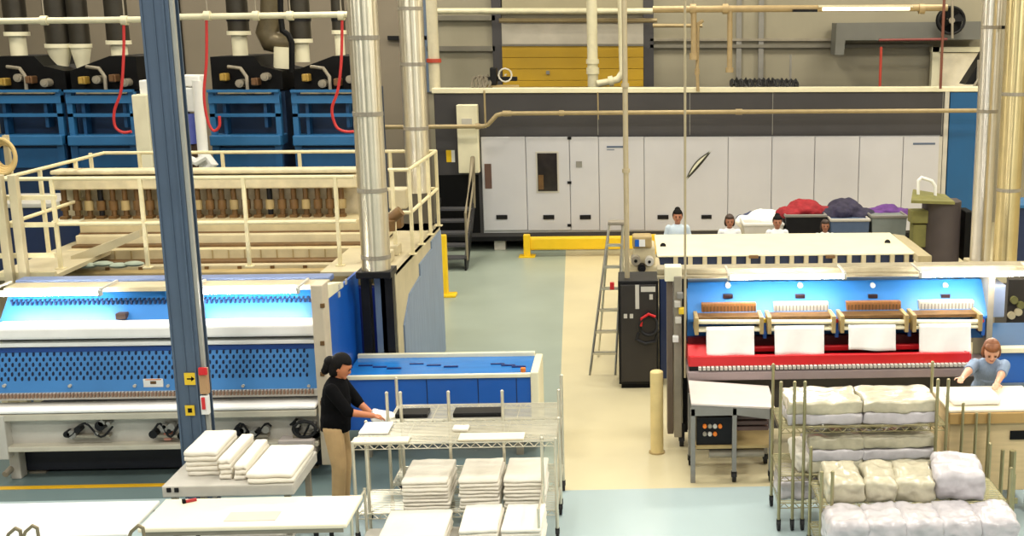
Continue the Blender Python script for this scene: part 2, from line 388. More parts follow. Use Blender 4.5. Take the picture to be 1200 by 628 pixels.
for (y, Y, r, lab, m, x0, x1) in ((13, 27.6, .07, 'cream pipe running level across the top of yellow door', PW, 500, 765), (24, 27.8, .05, 'brown pipe crossing the grey section of yellow door', COPPER, 585, 770),
                          (30, 27.6, .045, 'short copper coloured pipe right of yellow door', COPPER, 765, 823)):
    pipe('wall_pipe', lab, 'pipe', [P(x0, y, Y), P(x1, P(x0, y, Y).z*0+y-(x1-x0)*.0, Y)], r, m)
pipe('overhead_pipe', 'long copper coloured pipe with fluorescent light near top of back wall', 'pipe', [P(765, 11, 25.2), P(1110, 9, 25.2)], .07, PINK, [(P(x, 10.5, 25.2), (.12, 0, 0)) for x in (812, 850, 1080)])
f = thing('fluorescent_light', 'warm fluorescent fitting under the long overhead pipe at back', 'lamp', P(1015, 12, 25.1))
mb = MB(); mb.px(960, 6, 1070, 8.5, 25.0, .15); mb.build('housing', CREAM, f)
mb = MB(); mb.cyl(P(964, 10.8, 25.05), P(1066, 10.2, 25.05), .035); mb.build('lamp_tube', TUBEW, f)
mb = MB(); mb.px(930, 11, 958, 14, 24.95, .2); tag(mb.build('unlit_lamp', BLACKS), 'short black unlit fitting left of the warm back fluorescent light', 'lamp')
vpipe('drop_pipe', 'pink drop pipe with brass valve right of yellow door', 812, 9, 813, 68, 25.2, .06, PINK, [(66, .14)])
pipe('drop_pipe', 'thin pink pipe with elbow beside the brass valve pipe', 'pipe', [P(824, 24, 25.3), P(818, 28, 25.3), P(817, 85, 25.3), P(818, 107, 25.3)], .035, PINK, [(P(817, 84, 25.3), (0, 0, .12))])
vpipe('drop_pipe', 'straight pink drop pipe above the black hose coil', 854, 9, 855, 84, 25.2, .055, PINK, [(82, .1)])
vpipe('conduit', 'short thin grey rod standing behind the black hose coil', 926, 64, 926, 100, 26.5, .025, GREY, cat='conduit')
vpipe('conduit', 'thin red pipe standing between hose coil and grey box duct', 1032, 55, 1031, 104, 27.0, .032, mat('red pipe', (176, 60, 44), .5), cat='pipe')
vpipe('conduit', 'slim brown pipe before cream lit panel at right of back wall', 1102, -230, 1102, 104, 25.0, .03, mat('brown pipe', (120, 70, 54), .5), cat='pipe')
pipe('wall_pipe', 'thin dark red pipe level under the grey box duct', 'pipe', [P(1030, 47, 27.2), P(1110, 46, 27.2)], .03, mat('dark red pipe', (120, 56, 50), .5))
def coil(name, label, x0, x1, y, Y, r, rr, n, m):
    mb = MB(); pts = []; rnd = random.Random(3)
    for i in range(n*8):
        u = i/(n*8); a = i*math.pi/4
        p = P(x0+(x1-x0)*u, y, Y); pts.append(p+Vector((math.cos(a)*rr*.7, math.sin(a)*rr*1.4, math.sin(a)*rr+rnd.uniform(-.02, .02))))
    mb.tube(pts, r, 7); return tag(mb.build(name, m, None, True), label, 'hose')
coil('hose_coil', 'black cable coil lying on top of the charcoal machine', 857, 937, 99, 25.7, .03, .085, 15, BLACKS)
coil('hose_coil', 'small tangle of grey hose on left top of charcoal machine', 556, 574, 98, 25.7, .025, .14, 4, mat('grey hose', (108, 100, 84), .6))
t = thing('valve_unit', 'black valve with pale wheel on left top of charcoal machine', 'valve', P(590, 105, 25.8))
mb = MB(); mb.px(574, 79, 582, 100, 25.75, .2, .03); mb.px(572, 90, 606, 95, 25.8, .12, .02); mb.build('body', BLACKS, t)
mb = MB(); c = P(592, 88, 25.75); mb.tube([c+Vector((math.cos(a)*.14, 0, math.sin(a)*.14)) for a in [i*math.pi/6 for i in range(12)]], .02, 6, True); mb.cyl(c, c+Vector((0, .2, 0)), .02); mb.build('wheel', GREYL, t)
mb = MB(); mb.cyl(P(570, 102, 25.8), P(608, 102, 25.8), .05); mb.build('stem_pipe', TAN, t)
# grey box duct, wall fan, cream bay on the right
mb = MB(); mb.xz([(P(978, 27, 28).x, P(978, 27, 28).z), (P(1150, 25, 28).x, P(1150, 25, 28).z), (P(1150, 46, 28).x, P(1150, 46, 28).z), (P(988, 47, 28).x, P(988, 47, 28).z), (P(986, 64, 28).x, P(986, 64, 28).z), (P(976, 64, 28).x, P(976, 64, 28).z)], 27.7, 28.35)
tag(mb.build('box_duct', mat('dull grey duct', (106, 106, 100), .6, .1, .08, 2)), 'grey rectangular duct turning down on the right of back wall', 'duct')
t = thing('wall_fan', 'round black wall fan before the grey box duct', 'fan', P(1115, 26, 27.2))
c = P(1115, 24, 27.2); mb = MB(); mb.tube([c+Vector((math.cos(a)*.3, 0, math.sin(a)*.3)) for a in [i*math.pi/12 for i in range(24)]], .035, 8, True); mb.build('ring', BLACKS, t, True)
mb = MB(); mb.cyl(c+Vector((0, .2, 0)), c+Vector((0, .23, 0)), .31, seg=28); mb.build('back_plate', BLACK, t)
for i in range(4):
    a = i*math.pi/2+.4; u = Vector((math.cos(a), 0, math.sin(a))); v = Vector((-math.sin(a), .35, math.cos(a)))
    mb = MB(); mb.poly([c+u*.04-v*.05, c+u*.27-v*.13, c+u*.28+v*.1, c+u*.05+v*.05], (0, .012, 0)); mb.build('blade', BLACK, t)
mb = MB(); mb.cyl(c-Vector((0, .05, 0)), c+Vector((0, .25, 0)), .07); mb.build('hub', GREYW, t)
mb = MB(); mb.cyl(P(1116, -30, 27.15), P(1116, 45, 27.15), .03); mb.build('pole', GREYW, t)
t = thing('bay_window', 'cream framed bay panel at right end of back wall', 'panel', P(1125, 105, 28))
mb = MB(); mb.px(1100, 62, 1165, 106, 28.2, .1); mb.build('sheet', mat('bright cream sheet', (240, 232, 210), .6), t)
mb = MB(); mb.px(1092, 55, 1100, 108, 28.1, .2); mb.px(1092, 55, 1165, 61, 28.1, .2); mb.build('frame', CREAM, t)
t = thing('incline_conveyor', 'steep black conveyor rising at right over charcoal machine', 'conveyor', P(1135, 100, 26.5))
mb = MB(); a, b = P(1131, 99, 26.6), P(1156, 60, 26.6); mb.poly([a, a+Vector((.2, 0, .0)), b+Vector((.2, 0, 0)), b], (0, .5, 0)); mb.build('belt', BLACKS, t)
mb = MB(); mb.tube([P(1148, 70, 26.55), P(1147, 88, 26.55), P(1146, 104, 26.55)], .05); mb.tube([P(1160, 72, 26.5), P(1140, 103, 26.5)], .03); mb.build('frame', GREYW, t)
# pipe running across the front of the machine with a dog-leg
pp = [P(448, 149, 24.8), P(566, 148, 24.8), P(572, 146, 24.8), P(582, 135, 24.8), P(590, 133, 24.8), P(870, 131, 24.8), P(1152, 129.5, 24.8)]
pipe('service_pipe', 'long beige pipe with dog-leg crossing front of charcoal machine', 'pipe', pp, .045, COPPER, [(P(594, 133, 24.8), (.18, 0, 0)), (P(658, 132.6, 24.8), (.1, 0, 0)), (P(866, 131, 24.8), (.14, 0, 0)), (P(560, 148, 24.8), (.1, 0, 0))], fr=1.35)
vpipe('hanger_rod', 'thin rod holding the beige pipe above control cabinet', 569, 106, 569, 150, 24.78, .02, COPPER, cat='rod')
vpipe('hanger_rod', 'thin rod holding the beige pipe right of thick riser', 701, 108, 701, 140, 24.78, .015, COPPER, cat='rod')

# yellow guard rail and stanchion
yg = G(620, 301).y; g = thing('guard_rail', 'low yellow guard rail before the white doors', 'guard rail', (P(690, 300, yg).x, yg, 0))
mb = MB(); mb.b2(P(614, 283, yg).x, P(775, 283, yg).x, yg+.03, yg+.19, P(690, 293, yg).z, P(690, 278, yg).z, .04); mb.build('beam', YELLOW, g)
for x in (617.5, 765):
    q = P(x, 290, yg).x
    mb = MB(); mb.b2(q-.07, q+.07, yg-.04, yg+.1, 0, P(x, 275, yg).z, .015); ps = mb.build('post', YELLOW, g)
    mb = MB(); mb.b2(q-.17, q+.17, yg-.12, yg+.2, 0, .025); mb.build('base_plate', YELLOW, ps)
ys = G(522, 347).y; q = P(520, 300, ys).x; g = thing('stanchion', 'upright yellow stanchion beside the slate blue side panel', 'post', (q, ys, 0))
mb = MB(); mb.b2(q-.06, q+.06, ys-.06, ys+.06, 0, P(520, 275, ys).z, .015); mb.build('post', YELLOW, g)
mb = MB(); mb.b2(q-.12, q+.2, ys-.14, ys+.14, 0, .05, .01); mb.build('base_plate', YELLOW, g)

# ================================================================== BLUE DRYERS (left, behind)
YD = 21.0
spans = [(-12, 75, 0, 'blue dryer with black hood at far left edge'), (81, 160, 1, 'blue dryer with black hood left of the blue grey column'),
         (247, 330, 0, 'blue dryer with black hood right of the white pipe panel'), (344, 424, 1, 'blue dryer with black hood behind the silver duct')]
for (x0, x1, side, lab) in spans:
    X0, X1 = P(x0, 150, YD).x, P(x1, 150, YD).x; zz = lambda y: P((x0+x1)/2, y, YD).z
    t = thing('tumble_dryer', lab, 'dryer', ((X0+X1)/2, YD, 0))
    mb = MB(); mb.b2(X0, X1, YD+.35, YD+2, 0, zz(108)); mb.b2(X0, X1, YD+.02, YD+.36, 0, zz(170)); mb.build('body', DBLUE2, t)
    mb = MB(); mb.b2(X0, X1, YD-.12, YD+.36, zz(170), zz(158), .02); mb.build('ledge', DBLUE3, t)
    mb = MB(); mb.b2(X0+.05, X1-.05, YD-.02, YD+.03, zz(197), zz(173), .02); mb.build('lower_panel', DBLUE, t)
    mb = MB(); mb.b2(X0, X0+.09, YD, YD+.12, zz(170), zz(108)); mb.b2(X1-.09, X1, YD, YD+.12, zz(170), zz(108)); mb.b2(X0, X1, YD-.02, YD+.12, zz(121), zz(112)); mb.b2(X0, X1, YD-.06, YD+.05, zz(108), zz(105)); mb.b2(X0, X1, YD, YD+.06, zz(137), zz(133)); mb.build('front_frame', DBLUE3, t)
    for (q_, y_) in ((.2, 160), (.9, 150)):
        mb = MB(); mb.b2(X0+q_, X0+q_+.055, YD+.1, YD+.3, zz(y_), zz(112)); mb.build('inner_strut', DBLUE, t)
    mb = MB(); A = [(X0, zz(106)), (X1, zz(106)), (X1, zz(84) if side == 0 else zz(67)), (X1-.35 if side == 0 else X1, zz(78) if side == 0 else zz(67)), (X0+.75 if side == 0 else X0+.7, zz(66)), (X0 if side == 0 else X0+.3, zz(67) if side == 0 else zz(76)), (X0, zz(68) if side == 0 else zz(84))]
    mb.xz(A, YD+.25, YD+1.8); mb.build('hood', BLACK, t)
    mb = MB(); mb.use(BROWN).px(x0+8, 106, x1-14, 110, YD+.1, .1); mb.build('manifold', CREAMD, t)
    rnd = random.Random(x0)
    for j in range(4):
        xx = x0+14+j*17+rnd.uniform(-3, 3); yy = rnd.uniform(90, 99)
        mb = MB(); q = P(xx, yy, YD+.05)
        if j % 2: mb.cyl(q, q+Vector((0, .25, 0)), .07, seg=12); mb.use(RUB).cyl(q-Vector((0, .02, 0)), q, .04)
        else: mb.b2(q.x-.06, q.x+.06, q.y, q.y+.25, q.z-.07, q.z+.06, .02); mb.b2(q.x-.03, q.x+.03, q.y-.03, q.y, q.z-.05, q.z+.05)
        mb.build('motor', [mat('dull ochre', (168, 136, 60), .5), GREYW, mat('dull bronze', (120, 88, 60), .4, .4), GREYW][j], t)
    mb = MB(); mb.tube([P(x0+20, 78, YD+.2), P(x0+35, 80, YD+.15), P(x0+42, 90, YD+.1), P(x0+43, 105, YD+.1)], .03, 8); mb.build('hose', GREYW, t, True)
    for j in (.06, .94):
        mb = MB(); mb.b2(X0+(X1-X0)*j-.06, X0+(X1-X0)*j+.06, YD-.04, YD+.1, 0, zz(170)); mb.build('leg', DBLUE, t)
ducts = [(24, 42, 76, 10, 'dark exhaust duct with cream collar nearest the left edge'), (72, 56, 80, 11, 'dark exhaust duct with cream funnel, second from left edge'), (97, 56, 80, 9, 'dark exhaust duct with cream funnel, third from left edge'), (141, 52, 70, 10, 'dark exhaust duct left beside the blue grey column'),
         (282, 41, 66, 11, 'dark exhaust duct with cream collar, leftmost right of the blue grey column'), (354, 50, 66, 11, 'dark exhaust duct with cream collar right of the flexible elbow'), (399, 40, 64, 7, 'narrow exhaust duct close behind the silver duct')]
for (x, yc, yb, hw, lab) in ducts:
    Y = YD+.9; b = P(x, yb, Y); c = P(x, yc, Y); top = P(x, -30, Y); r = hw/F*Y*(1.2 if x < 160 else 1.05)
    t = thing('exhaust_duct', lab, 'duct', b)
    mb = MB(); mb.cyl((b.x, Y, c.z), (b.x, Y, top.z), r, seg=20); mb.build('duct_tube', DUCTD, t, True)
    funnel = 'funnel' in lab
    mb = MB(); mb.cyl((b.x, Y, b.z-.1), (b.x, Y, c.z+.02), r*(.45 if funnel else .72), r*(1.05 if funnel else .72), seg=20); mb.cyl((b.x, Y, c.z), (b.x, Y, c.z+.07), r*1.12, seg=20); mb.build('collar', CREAM, t, True)
    mb = MB(); mb.cyl((b.x, Y, P(x, 25, Y).z), (b.x, Y, P(x, 21, Y).z), r*1.08, seg=20); mb.build('joint_band', BLACKS, t, True)
t = thing('flexible_duct', 'brown flexible elbow duct between two dark exhaust ducts', 'duct', P(325, 60, YD+.7))
mb = MB(); mb.tube([P(319, -30, YD+.7), P(318, 20, YD+.7), P(313, 38, YD+.7), P(318, 48, YD+.7), P(330, 51, YD+.7), P(340, 50, YD+.7)], .19, 14); mb.build('duct_tube', mat('dull brown duct', (94, 84, 62), .4, .4, .2, 8), t, True)
mb = MB(); mb.cyl(P(331, 80, YD+.6), P(331, 55, YD+.6), .15, seg=16); mb.build('collar', CREAM, t, True)
mb = MB(); mb.tube([P(328, -30, YD), P(329, 20, YD), P(331, 36, YD), P(338, 41, YD), P(342, 50, YD), P(342, 85, YD)], .05, 8); tag(mb.build('black_hose', BLACK, None, True), 'black hose hanging from above beside flexible elbow duct', 'hose')
# cream overhead pipes and red hoses
pipe('overhead_pipe', 'cream pipe running level over the two left dryers', 'pipe', [P(-20, 25, 19.6), P(172, 23, 19.6)], .05, PW, [(P(x, 24, 19.6), (.1, 0, 0)) for x in (52, 146)])
pipe('overhead_pipe', 'cream pipe running level over the two right dryers', 'pipe', [P(196, 20, 19.6), P(416, 17, 19.6)], .05, PW, [(P(x, 18.5, 19.6), (.1, 0, 0)) for x in (243, 300, 340, 400)])
def hose(label, pxs, Y):
    pts = [P(x, y, Y) for x, y in pxs]; out = []
    n = len(pts)
    for i in range(n-1):
        p0, p1, p2, p3 = pts[max(0, i-1)], pts[i], pts[i+1], pts[min(n-1, i+2)]
        for k in range(6):
            u = k/6; out.append(.5*((2*p1)+(p2-p0)*u+(2*p0-5*p1+4*p2-p3)*u*u+(3*p1-p0-3*p2+p3)*u**3))
    out.append(pts[-1]); mb = MB(); mb.tube(out, .023, 8); return tag(mb.build('red_hose', REDH, None, True), label, 'hose')
hose('red hose hanging in a hook shape before the left dryers', [(145, 24), (145, 60), (142, 105), (134, 130), (135, 148), (144, 155), (154, 154)], 19.6)
hose('red hose hanging past the white pipe panel', [(242, 20), (242, 70), (239, 110), (243, 140), (250, 153), (257, 148), (257, 136)], 19.6)
hose('red hose hanging just left of the silver duct', [(401, 18), (400, 70), (396, 105), (389, 128), (394, 148), (404, 154), (416, 154)], 19.6)
# cream cabinet + white pipe panel
t = thing('control_panel', 'narrow cream cabinet just left of the blue grey column', 'cabinet', P(172, 200, 20))
mb = MB(); mb.b2(P(160, 180, 20).x, P(178, 180, 20).x, 20, 20.5, 0, P(169, 111, 20).z, .02); mb.build('body', CREAM, t)
mb = MB(); mb.px(163, 94, 178, 111, 20.1, .4, .02); mb.build('top_box', WHITE, t)
t = thing('dosing_panel', 'white pipe panel with blue drum right of blue grey column', 'panel', P(228, 200, 19.9))
mb = MB(); mb.px(211, 103, 229, 131, 20, .4, .02); mb.px(209, 88, 234, 101, 20.05, .3, .02); mb.build('box', WHITE, t)
mb = MB(); q = P(236.5, 160, 19.95); mb.cyl((q.x, q.y, 0), (q.x, q.y, P(236, 94, 19.95).z), .085, seg=16); mb.build('upright_pipe', WHITE, t, True)
mb = MB(); q = P(224, 168, 20.1); mb.cyl(q, (q.x, q.y, P(224, 133, 20.1).z), .13, seg=20); mb.build('drum', mat('violet blue drum', (92, 104, 186), .4), t, True)
mb = MB(); mb.px(207, 131, 216, 149, 19.9, .3, .02); mb.px(211, 170, 226, 205, 20.0, .4, .02); mb.build('bracket', mat('dark brown bracket', (84, 62, 40), .6), t)
mb = MB(); mb.tube([P(222, 186, 19.8), P(230, 190, 19.8), P(243, 183, 19.8), P(250, 192, 19.8), P(240, 200, 19.8)], .06, 8); mb.build('white_hose', WHITE, t, True)

# ================================================================== LEFT IRONER WITH GUARD RAILS
ZD = 1.95; IX0, IX1 = -7.5, -2.8
t = thing('flatwork_ironer', 'big cream ironer ringed by railings behind the left blue folder', 'ironer', ((IX0+IX1)/2, 15.6, 0))
def zc(y, Y, x=230): return P(x, y, Y).z
# side panels: slate blue sheet under a cream stepped edge
for (X, s) in ((IX1, 1), (IX0, -1)):
    mb = MB(); prof = [(14.35, .02), (17.45, .02), (17.45, 1.86), (16.6, 1.84), (16.6, 1.74), (15.6, 1.72), (15.6, 1.56), (14.8, 1.5), (14.35, 1.2)]
    mb.yz(prof, X-.05, X+.02); mb.build('side_panel', PANELB, t)
    mb = MB(); mb.yz([(14.0, 0), (14.34, 0), (14.34, 1.2), (14.8, 1.5), (15.6, 1.56), (15.6, 1.72), (16.6, 1.74), (16.6, 1.84), (17.5, 1.86), (17.5, ZD), (14.0, ZD)], X-.07, X); mb.build('side_frame', CREAMD, t)
mb = MB(); mb.b2(IX0+.08, IX1-.9, 15.4, 17.3, .1, 1.75); mb.build('base', TAN, t)
mb = MB(); mb.b2(IX1-.9, IX1, 14.05, 17.5, ZD-.05, ZD); mb.b2(IX0, IX0+.7, 14.0, 17.5, ZD-.05, ZD); mb.b2(IX0, IX1, 16.9, 17.5, ZD-.05, ZD); mb.build('deck', CREAMD, t)
# stepped hood, seen between the rails
hx0, hx1 = P(68, 290, 15.4).x, P(440, 290, 15.4).x
bands = [(258, 272, 16.05, mat('ironer hood tan', (204, 188, 146), .5, 0, .14, 5)), (272, 275, 16.0, BROWN), (275, 287, 15.9, mat('ironer hood pale', (222, 208, 168), .5, 0, .1, 5)), (287, 292, 15.75, BROWN), (292, 306, 15.6, mat('ironer hood tan', (204, 188, 146), .5, 0, .14, 5)), (306, 311, 15.42, BROWN), (311, 319, 15.3, CREAMD), (319, 334, 15.1, TAN)]
for (y0, y1, Y, m) in bands:
    mb = MB(); mb.b2(hx0, hx1, Y, 16.6, zc(y1+2, Y), zc(y0, Y), .012)
    mb.build('hood_step', m, t)
mb = MB()
for i in range(16): 
    x = hx0+.2+i*.21
    mb.use(TAN).b2(x, x+.012, 15.588, 15.6, zc(305, 15.6), zc(293, 15.6))
    if i % 2 == 0: mb.use(BROWN).b2(x, x+.05, 15.28, 15.3, zc(318, 15.3), zc(312, 15.3))
mb.build('seam_strip', None, t)
mb = MB(); a, b = P(84, 313, 15.0), P(164, 278, 15.35); mb.poly([a, b, b+Vector((0, 0, .09)), a+Vector((0, 0, .14))], (0, .25, 0)); mb.build('slanting_plank', CREAMD, t)
# press frame with a row of cylinders
YP = 16.2
sx0_, sx1_ = P(62, 240, YP).x, P(420, 240, YP).x
mb = MB(); mb.b2(sx0_, sx1_, YP-.05, YP+.5, zc(221, YP), zc(206, YP), .02); mb.b2(sx0_, sx1_, YP, YP+.3, zc(204, YP), zc(199, YP), .02); mb.build('top_beam', mat('ironer beam', (212, 198, 160), .5, 0, .16, 6), t)
mb = MB(); mb.b2(sx0_, sx1_, YP+.3, YP+.5, zc(262, YP), zc(221, YP)); mb.build('press_back', mat('ironer back pale', (206, 194, 162), .5, 0, .2, 8), t)
mb = MB(); mb.b2(sx0_, sx1_, YP-.1, YP+.3, zc(262, YP), zc(256, YP), .01); mb.build('lower_rail', CREAM, t)
for i in range(24):
    x = sx0_+.12+i*(sx1_-sx0_-.2)/24
    mb = MB(); z0, z1 = zc(256, YP), zc(221, YP); dark = i % 3 == 2
    mb.use(BLACKS if i % 7 == 3 else BROWN).cyl((x, YP+.08, z0), (x, YP+.08, z1), .036, seg=10); mb.use(TAN if dark else BROWN).cyl((x, YP+.08, z0+.28*(z1-z0)), (x, YP+.08, z0+.6*(z1-z0)), .058, seg=10)
    mb.use(BROWN).b2(x-.05, x+.05, YP, YP+.12, z0, z0+.04)
    mb.build('press_cylinder', None, t, True)
# rails: each run a part, every post its own sub-part
def rail(pts, hts, posts, r=.024):
    mb = MB()
    for hh in hts: mb.tube([Vector(p)+Vector((0, 0, hh)) for p in pts], r, 8)
    q = mb.build('guard_rail', RAILM, t, True)
    for p in posts:
        p = Vector(p); m2 = MB(); m2.b2(p.x-.022, p.x+.022, p.y-.022, p.y+.022, p.z, p.z+max(hts), .005); m2.b2(p.x-.05, p.x+.05, p.y-.05, p.y+.05, p.z, p.z+.012); m2.build('post', RAILM, q)
FY = 14.43; fp = lambda x: (P(x, 265, FY).x, FY, ZD)
rail([(IX0, FY, ZD), (P(418, 265, FY).x, FY, ZD)], (1.1, .55), [fp(x) for x in (66, 169, 289, 396)])
rail([(IX0, 17.3, ZD), (IX1+.02, 17.3, ZD)], (1.1, .55), [(P(x, 200, 17.3).x, 17.3, ZD) for x in (108, 165, 262, 352, 458)])
rail([(IX1+.02, 15.1, ZD), (IX1+.02, 17.3, ZD)], (1.1, .55), [(IX1+.02, y, ZD) for y in (15.12, 15.8, 16.55, 17.28)])
rail([(P(455, 200, 15.1).x, 15.1, ZD), (IX1+.02, 15.1, ZD)], (1.1, .55), [(P(459, 200, 15.1).x, 15.1, ZD)])
rail([(IX0, FY, ZD), (IX0, 17.3, ZD)], (1.1, .55), [(IX0, y, ZD) for y in (15.4, 16.4)])
mb = MB(); mb.px(455, 222, 476, 245, 16.2, .3, .02); mb.build('gear_housing', CREAMD, t)
mb = MB(); mb.px(462, 250, 470, 268, 15.6, .2, .02); mb.build('gear_cover', BROWN, t)
mb = MB(); mb.cyl(P(451, 262, 14.9), P(470, 247, 14.9), .07); mb.cyl(P(455, 270, 14.8), P(455, 258, 14.8), .09); mb.build('drive_motor', BROWN, t, True)
for y in (14.5, 15.0): mb = MB(); mb.b2(-3.3, -2.95, y, y+.3, 1.95, 2.09, .02); mb.build('bearing_block', CREAMD, t)
o = MB(); 
for i in range(5): o.ball(P(85+i*18, 309+(i % 2)*2, 14.95), .1, (1.3, .8, .35), 10)
tag(o.build('rag', mat('grey green cloth', (150, 160, 142), .9, 0, .2, 8), None, True), 'crumpled grey green rag heap on the ironer behind front railing', 'rag')
# things left of the ironer
t = thing('upright_stand', 'beige upright frame at the left picture edge behind folder', 'frame', (P(14, 330, 13.6).x, 13.6, 0))
for x in (4, 21):
    mb = MB(); q = P(x, 260, 13.6).x; mb.b2(q-.045, q+.045, 13.56, 13.65, 0, P(x, 205, 13.6).z, .008); mb.build('post', CREAMD, t)
for y in (232, 264, 300, 322):
    mb = MB(); mb.px(-14, y-2.5, 64, y+2.5, 13.66, .06); mb.build('crossbar', RAILM, t)
t = thing('navy_cabinet', 'dark navy box unit low behind left railing of cream ironer', 'cabinet', (P(40, 280, 18.6).x, 18.6, 0))
mb = MB(); mb.b2(P(-30, 280, 18.6).x, P(62, 280, 18.6).x, 18.6, 19.6, 0, P(16, 243, 18.6).z, .03); mb.build('body', NAVY, t)
mb = MB(); mb.px(-30, 238, 62, 244, 18.55, 1.1, .02); mb.build('lid', GREYL, t)
c = P(2, 183, 15.2); t = thing('hose_reel', 'coil of cream hose hanging at the left picture edge', 'hose', c)
for i in range(4):
    mb = MB(); rr = .2-i*.022; mb.tube([c+Vector((math.cos(a)*rr*.85, i*.03, math.sin(a)*rr*1.1)) for a in [k*math.pi/12 for k in range(24)]], .022, 7, True); mb.build('hose_loop', mat('cream hose', (206, 178, 118), .6), t, True)
mb = MB(); mb.b2(c.x-.03, c.x+.03, c.y+.12, c.y+.18, 0, c.z+.25); mb.build('hanger_post', CREAMD, t)
# silver ducts on the left
def bigduct(label, x0, x1, y1, Y, r, joints, m=DUCT, z1=None):
    p = P(x1, y1, Y); t = thing('silver_duct', label, 'duct', p)
    mb = MB(); mb.cyl(p, (p.x, Y, 8.9), r, seg=32); mb.build('duct_tube', m, t, True)
    for j in joints:
        z = P(x1, j, Y).z; mb = MB(); mb.cyl((p.x, Y, z-.025), (p.x, Y, z+.025), r*1.035, seg=32); mb.build('joint_band', GREYW, t, True)
    return t
t = bigduct('thick silver duct rising behind the folder beside the woman in black', 424, 441.5, 318, 13.6, .165, (44, 133, 222, 300))
mb = MB(); q = P(441, 318, 13.6); mb.b2(q.x-.2, q.x+.2, 13.42, 13.8, q.z-.05, q.z+.03, .01); mb.build('collar', BLACKS, t)
for x, ww, m in ((430, .05, BLACKS), (447, .06, STEELB), (455, .07, BLACKS)):
    mb = MB(); X = P(x, 360, 13.7).x; mb.b2(X-ww, X+ww, 13.66, 13.8, 0, q.z-.05); mb.build('support_post', m, t)
bigduct('slimmer silver duct rising behind the railing corner', 479, 491, 225, 17.0, .17, (10, 75, 150))

# ================================================================== LEFT BLUE FOLDER
LX0 = P(-14, 430, 12.5).x; LX1 = P(372, 430, 12.5).x; zl = lambda y, Y, x=190: P(x, y, Y).z
t = thing('folding_machine', 'wide blue linen folder with perforated panel, left foreground', 'folding machine', ((LX0+LX1)/2, 12.6, 0))
mb = MB(); mb.b2(LX0, LX1, 13.25, 13.45, zl(333, 13.25), zl(326.5, 13.25), .01); mb.build('top_beam', LAV, t)
mb = MB(); mb.b2(LX0, LX1, 12.98, 13.3, zl(341, 13.0), zl(335, 13.0), .01); mb.build('top_tray', CREAMD, t)
mb = MB(); mb.yz([(13.1, zl(341, 13.1)), (12.8, zl(379, 12.8)), (12.8, zl(381, 12.8)), (13.3, zl(381, 13.3)), (13.3, zl(341, 13.3))], LX0, LX1); mb.build('hood', BLUE, t)
def onhood(y): 
    u = (y-341)/38; return 13.1-.3*u
mb = MB(); n = 66
for i in range(n):
    x = LX0+.05+i*(LX1-LX0-.1)/n
    for (y0, y1, off) in ((349, 351.5, 0), (352, 356, .028)):
        Y = onhood(y1); mb.b2(x+off, x+off+.02, Y-.012, Y+.05, zl(y1, Y), zl(y0, Y))
mb.build('slot_row', NAVY, t)
mb = MB(); mb.px(135, 367.5, 147, 374.5, 12.8, .1, .01); mb.build('sensor', mat('sensor brown', (70, 52, 44), .5), t)
mb = MB(); mb.b2(LX0, LX1, 12.55, 12.95, zl(396.5, 12.55), zl(382, 12.55), .03); mb.build('belt_roll', BELT, t)
mb = MB(); mb.b2(LX0, LX1, 12.6, 12.7, zl(405, 12.6), zl(400, 12.6), .01); mb.build('light_strip', WHITE, t)
mb = MB(); mb.b2(LX0, LX1, 12.7, 13.0, zl(412, 12.7), zl(396, 12.7)); mb.build('recess_back', GREY, t)
mb = MB(); mb.yz([(12.66, zl(405.5, 12.66)), (12.5, zl(461, 12.5)), (13.2, zl(461, 12.5)), (13.2, zl(405.5, 12.66))], LX0, LX1); pp_ = mb.build('perforated_panel', BLUEP, t)
mb = MB(); mb.b2(LX0, LX1, 12.635, 12.68, zl(410.5, 12.65), zl(405, 12.65), .005); mb.build('panel_lip', mat('deep blue lip', (20, 66, 140), .4), t)
def onp(y): return 12.66-.16*(y-405.5)/55.5
mb = MB(); rows = [413.5, 419.5, 425.5, 431, 436.5, 442]
for ri, y in enumerate(rows):
    Y = onp(y)
    for i in range(46):
        x = LX0+.06+(i+.5*(ri % 2))*(LX1-LX0-.12)/46.5; h = zl(y-2.9, Y)-zl(y+2.9, Y)
        if h > 0:
            z = zl(y, Y); pr = [(x+.0125*math.cos(a), z+h*.5*math.sin(a)) for a in [k*math.pi/4 for k in range(8)]]
            mb.xz(pr, Y-.006, Y+.02)
mb.build('hole_pattern', HOLE, pp_)
for x in (5, 82, 158, 197, 285, 362):
    mb = MB(); q = P(x, 452, onp(452)-.005); mb.cyl(q-Vector((0, .015, 0)), q+Vector((0, .02, 0)), .017); mb.build('bolt', GREYL, pp_)
mb = MB(); mb.use(WHITE).px(168, 444, 191, 453.5, onp(450)-.012, .012); mb.use(BROWN).px(176, 446.5, 183, 450, onp(450)-.014, .003); mb.use(ORANGE).px(170, 444.3, 189, 445.3, onp(450)-.014, .003); mb.build('label_plate', None, pp_)
mb = MB(); n = 90
for i in range(n):
    x = LX0+.03+i*(LX1-LX0-.06)/n; mb.b2(x, x+.02, 12.44, 12.5, zl(464.5, 12.44), zl(460, 12.44))
mb.build('comb', mat('comb brown', (140, 112, 92), .6), t)
mb = MB(); mb.b2(LX0, LX1, 12.47, 12.6, zl(467.5, 12.44), zl(460, 12.44)); mb.build('comb_back', GREYL, t)
zT = .85; yF = G(190, 478, zT).y
mb = MB(); mb.b2(LX0, LX1, yF, 12.6, zT-.045, zT, .02); mb.build('delivery_belt', BELT, t)
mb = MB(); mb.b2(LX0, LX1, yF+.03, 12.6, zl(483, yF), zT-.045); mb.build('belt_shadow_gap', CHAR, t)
mb = MB(); mb.b2(LX0, LX1, yF, 12.7, zl(491, yF), zl(483.5, yF), .01); mb.build('upper_rail', mat('rail pale grey', (196, 190, 172), .45), t)
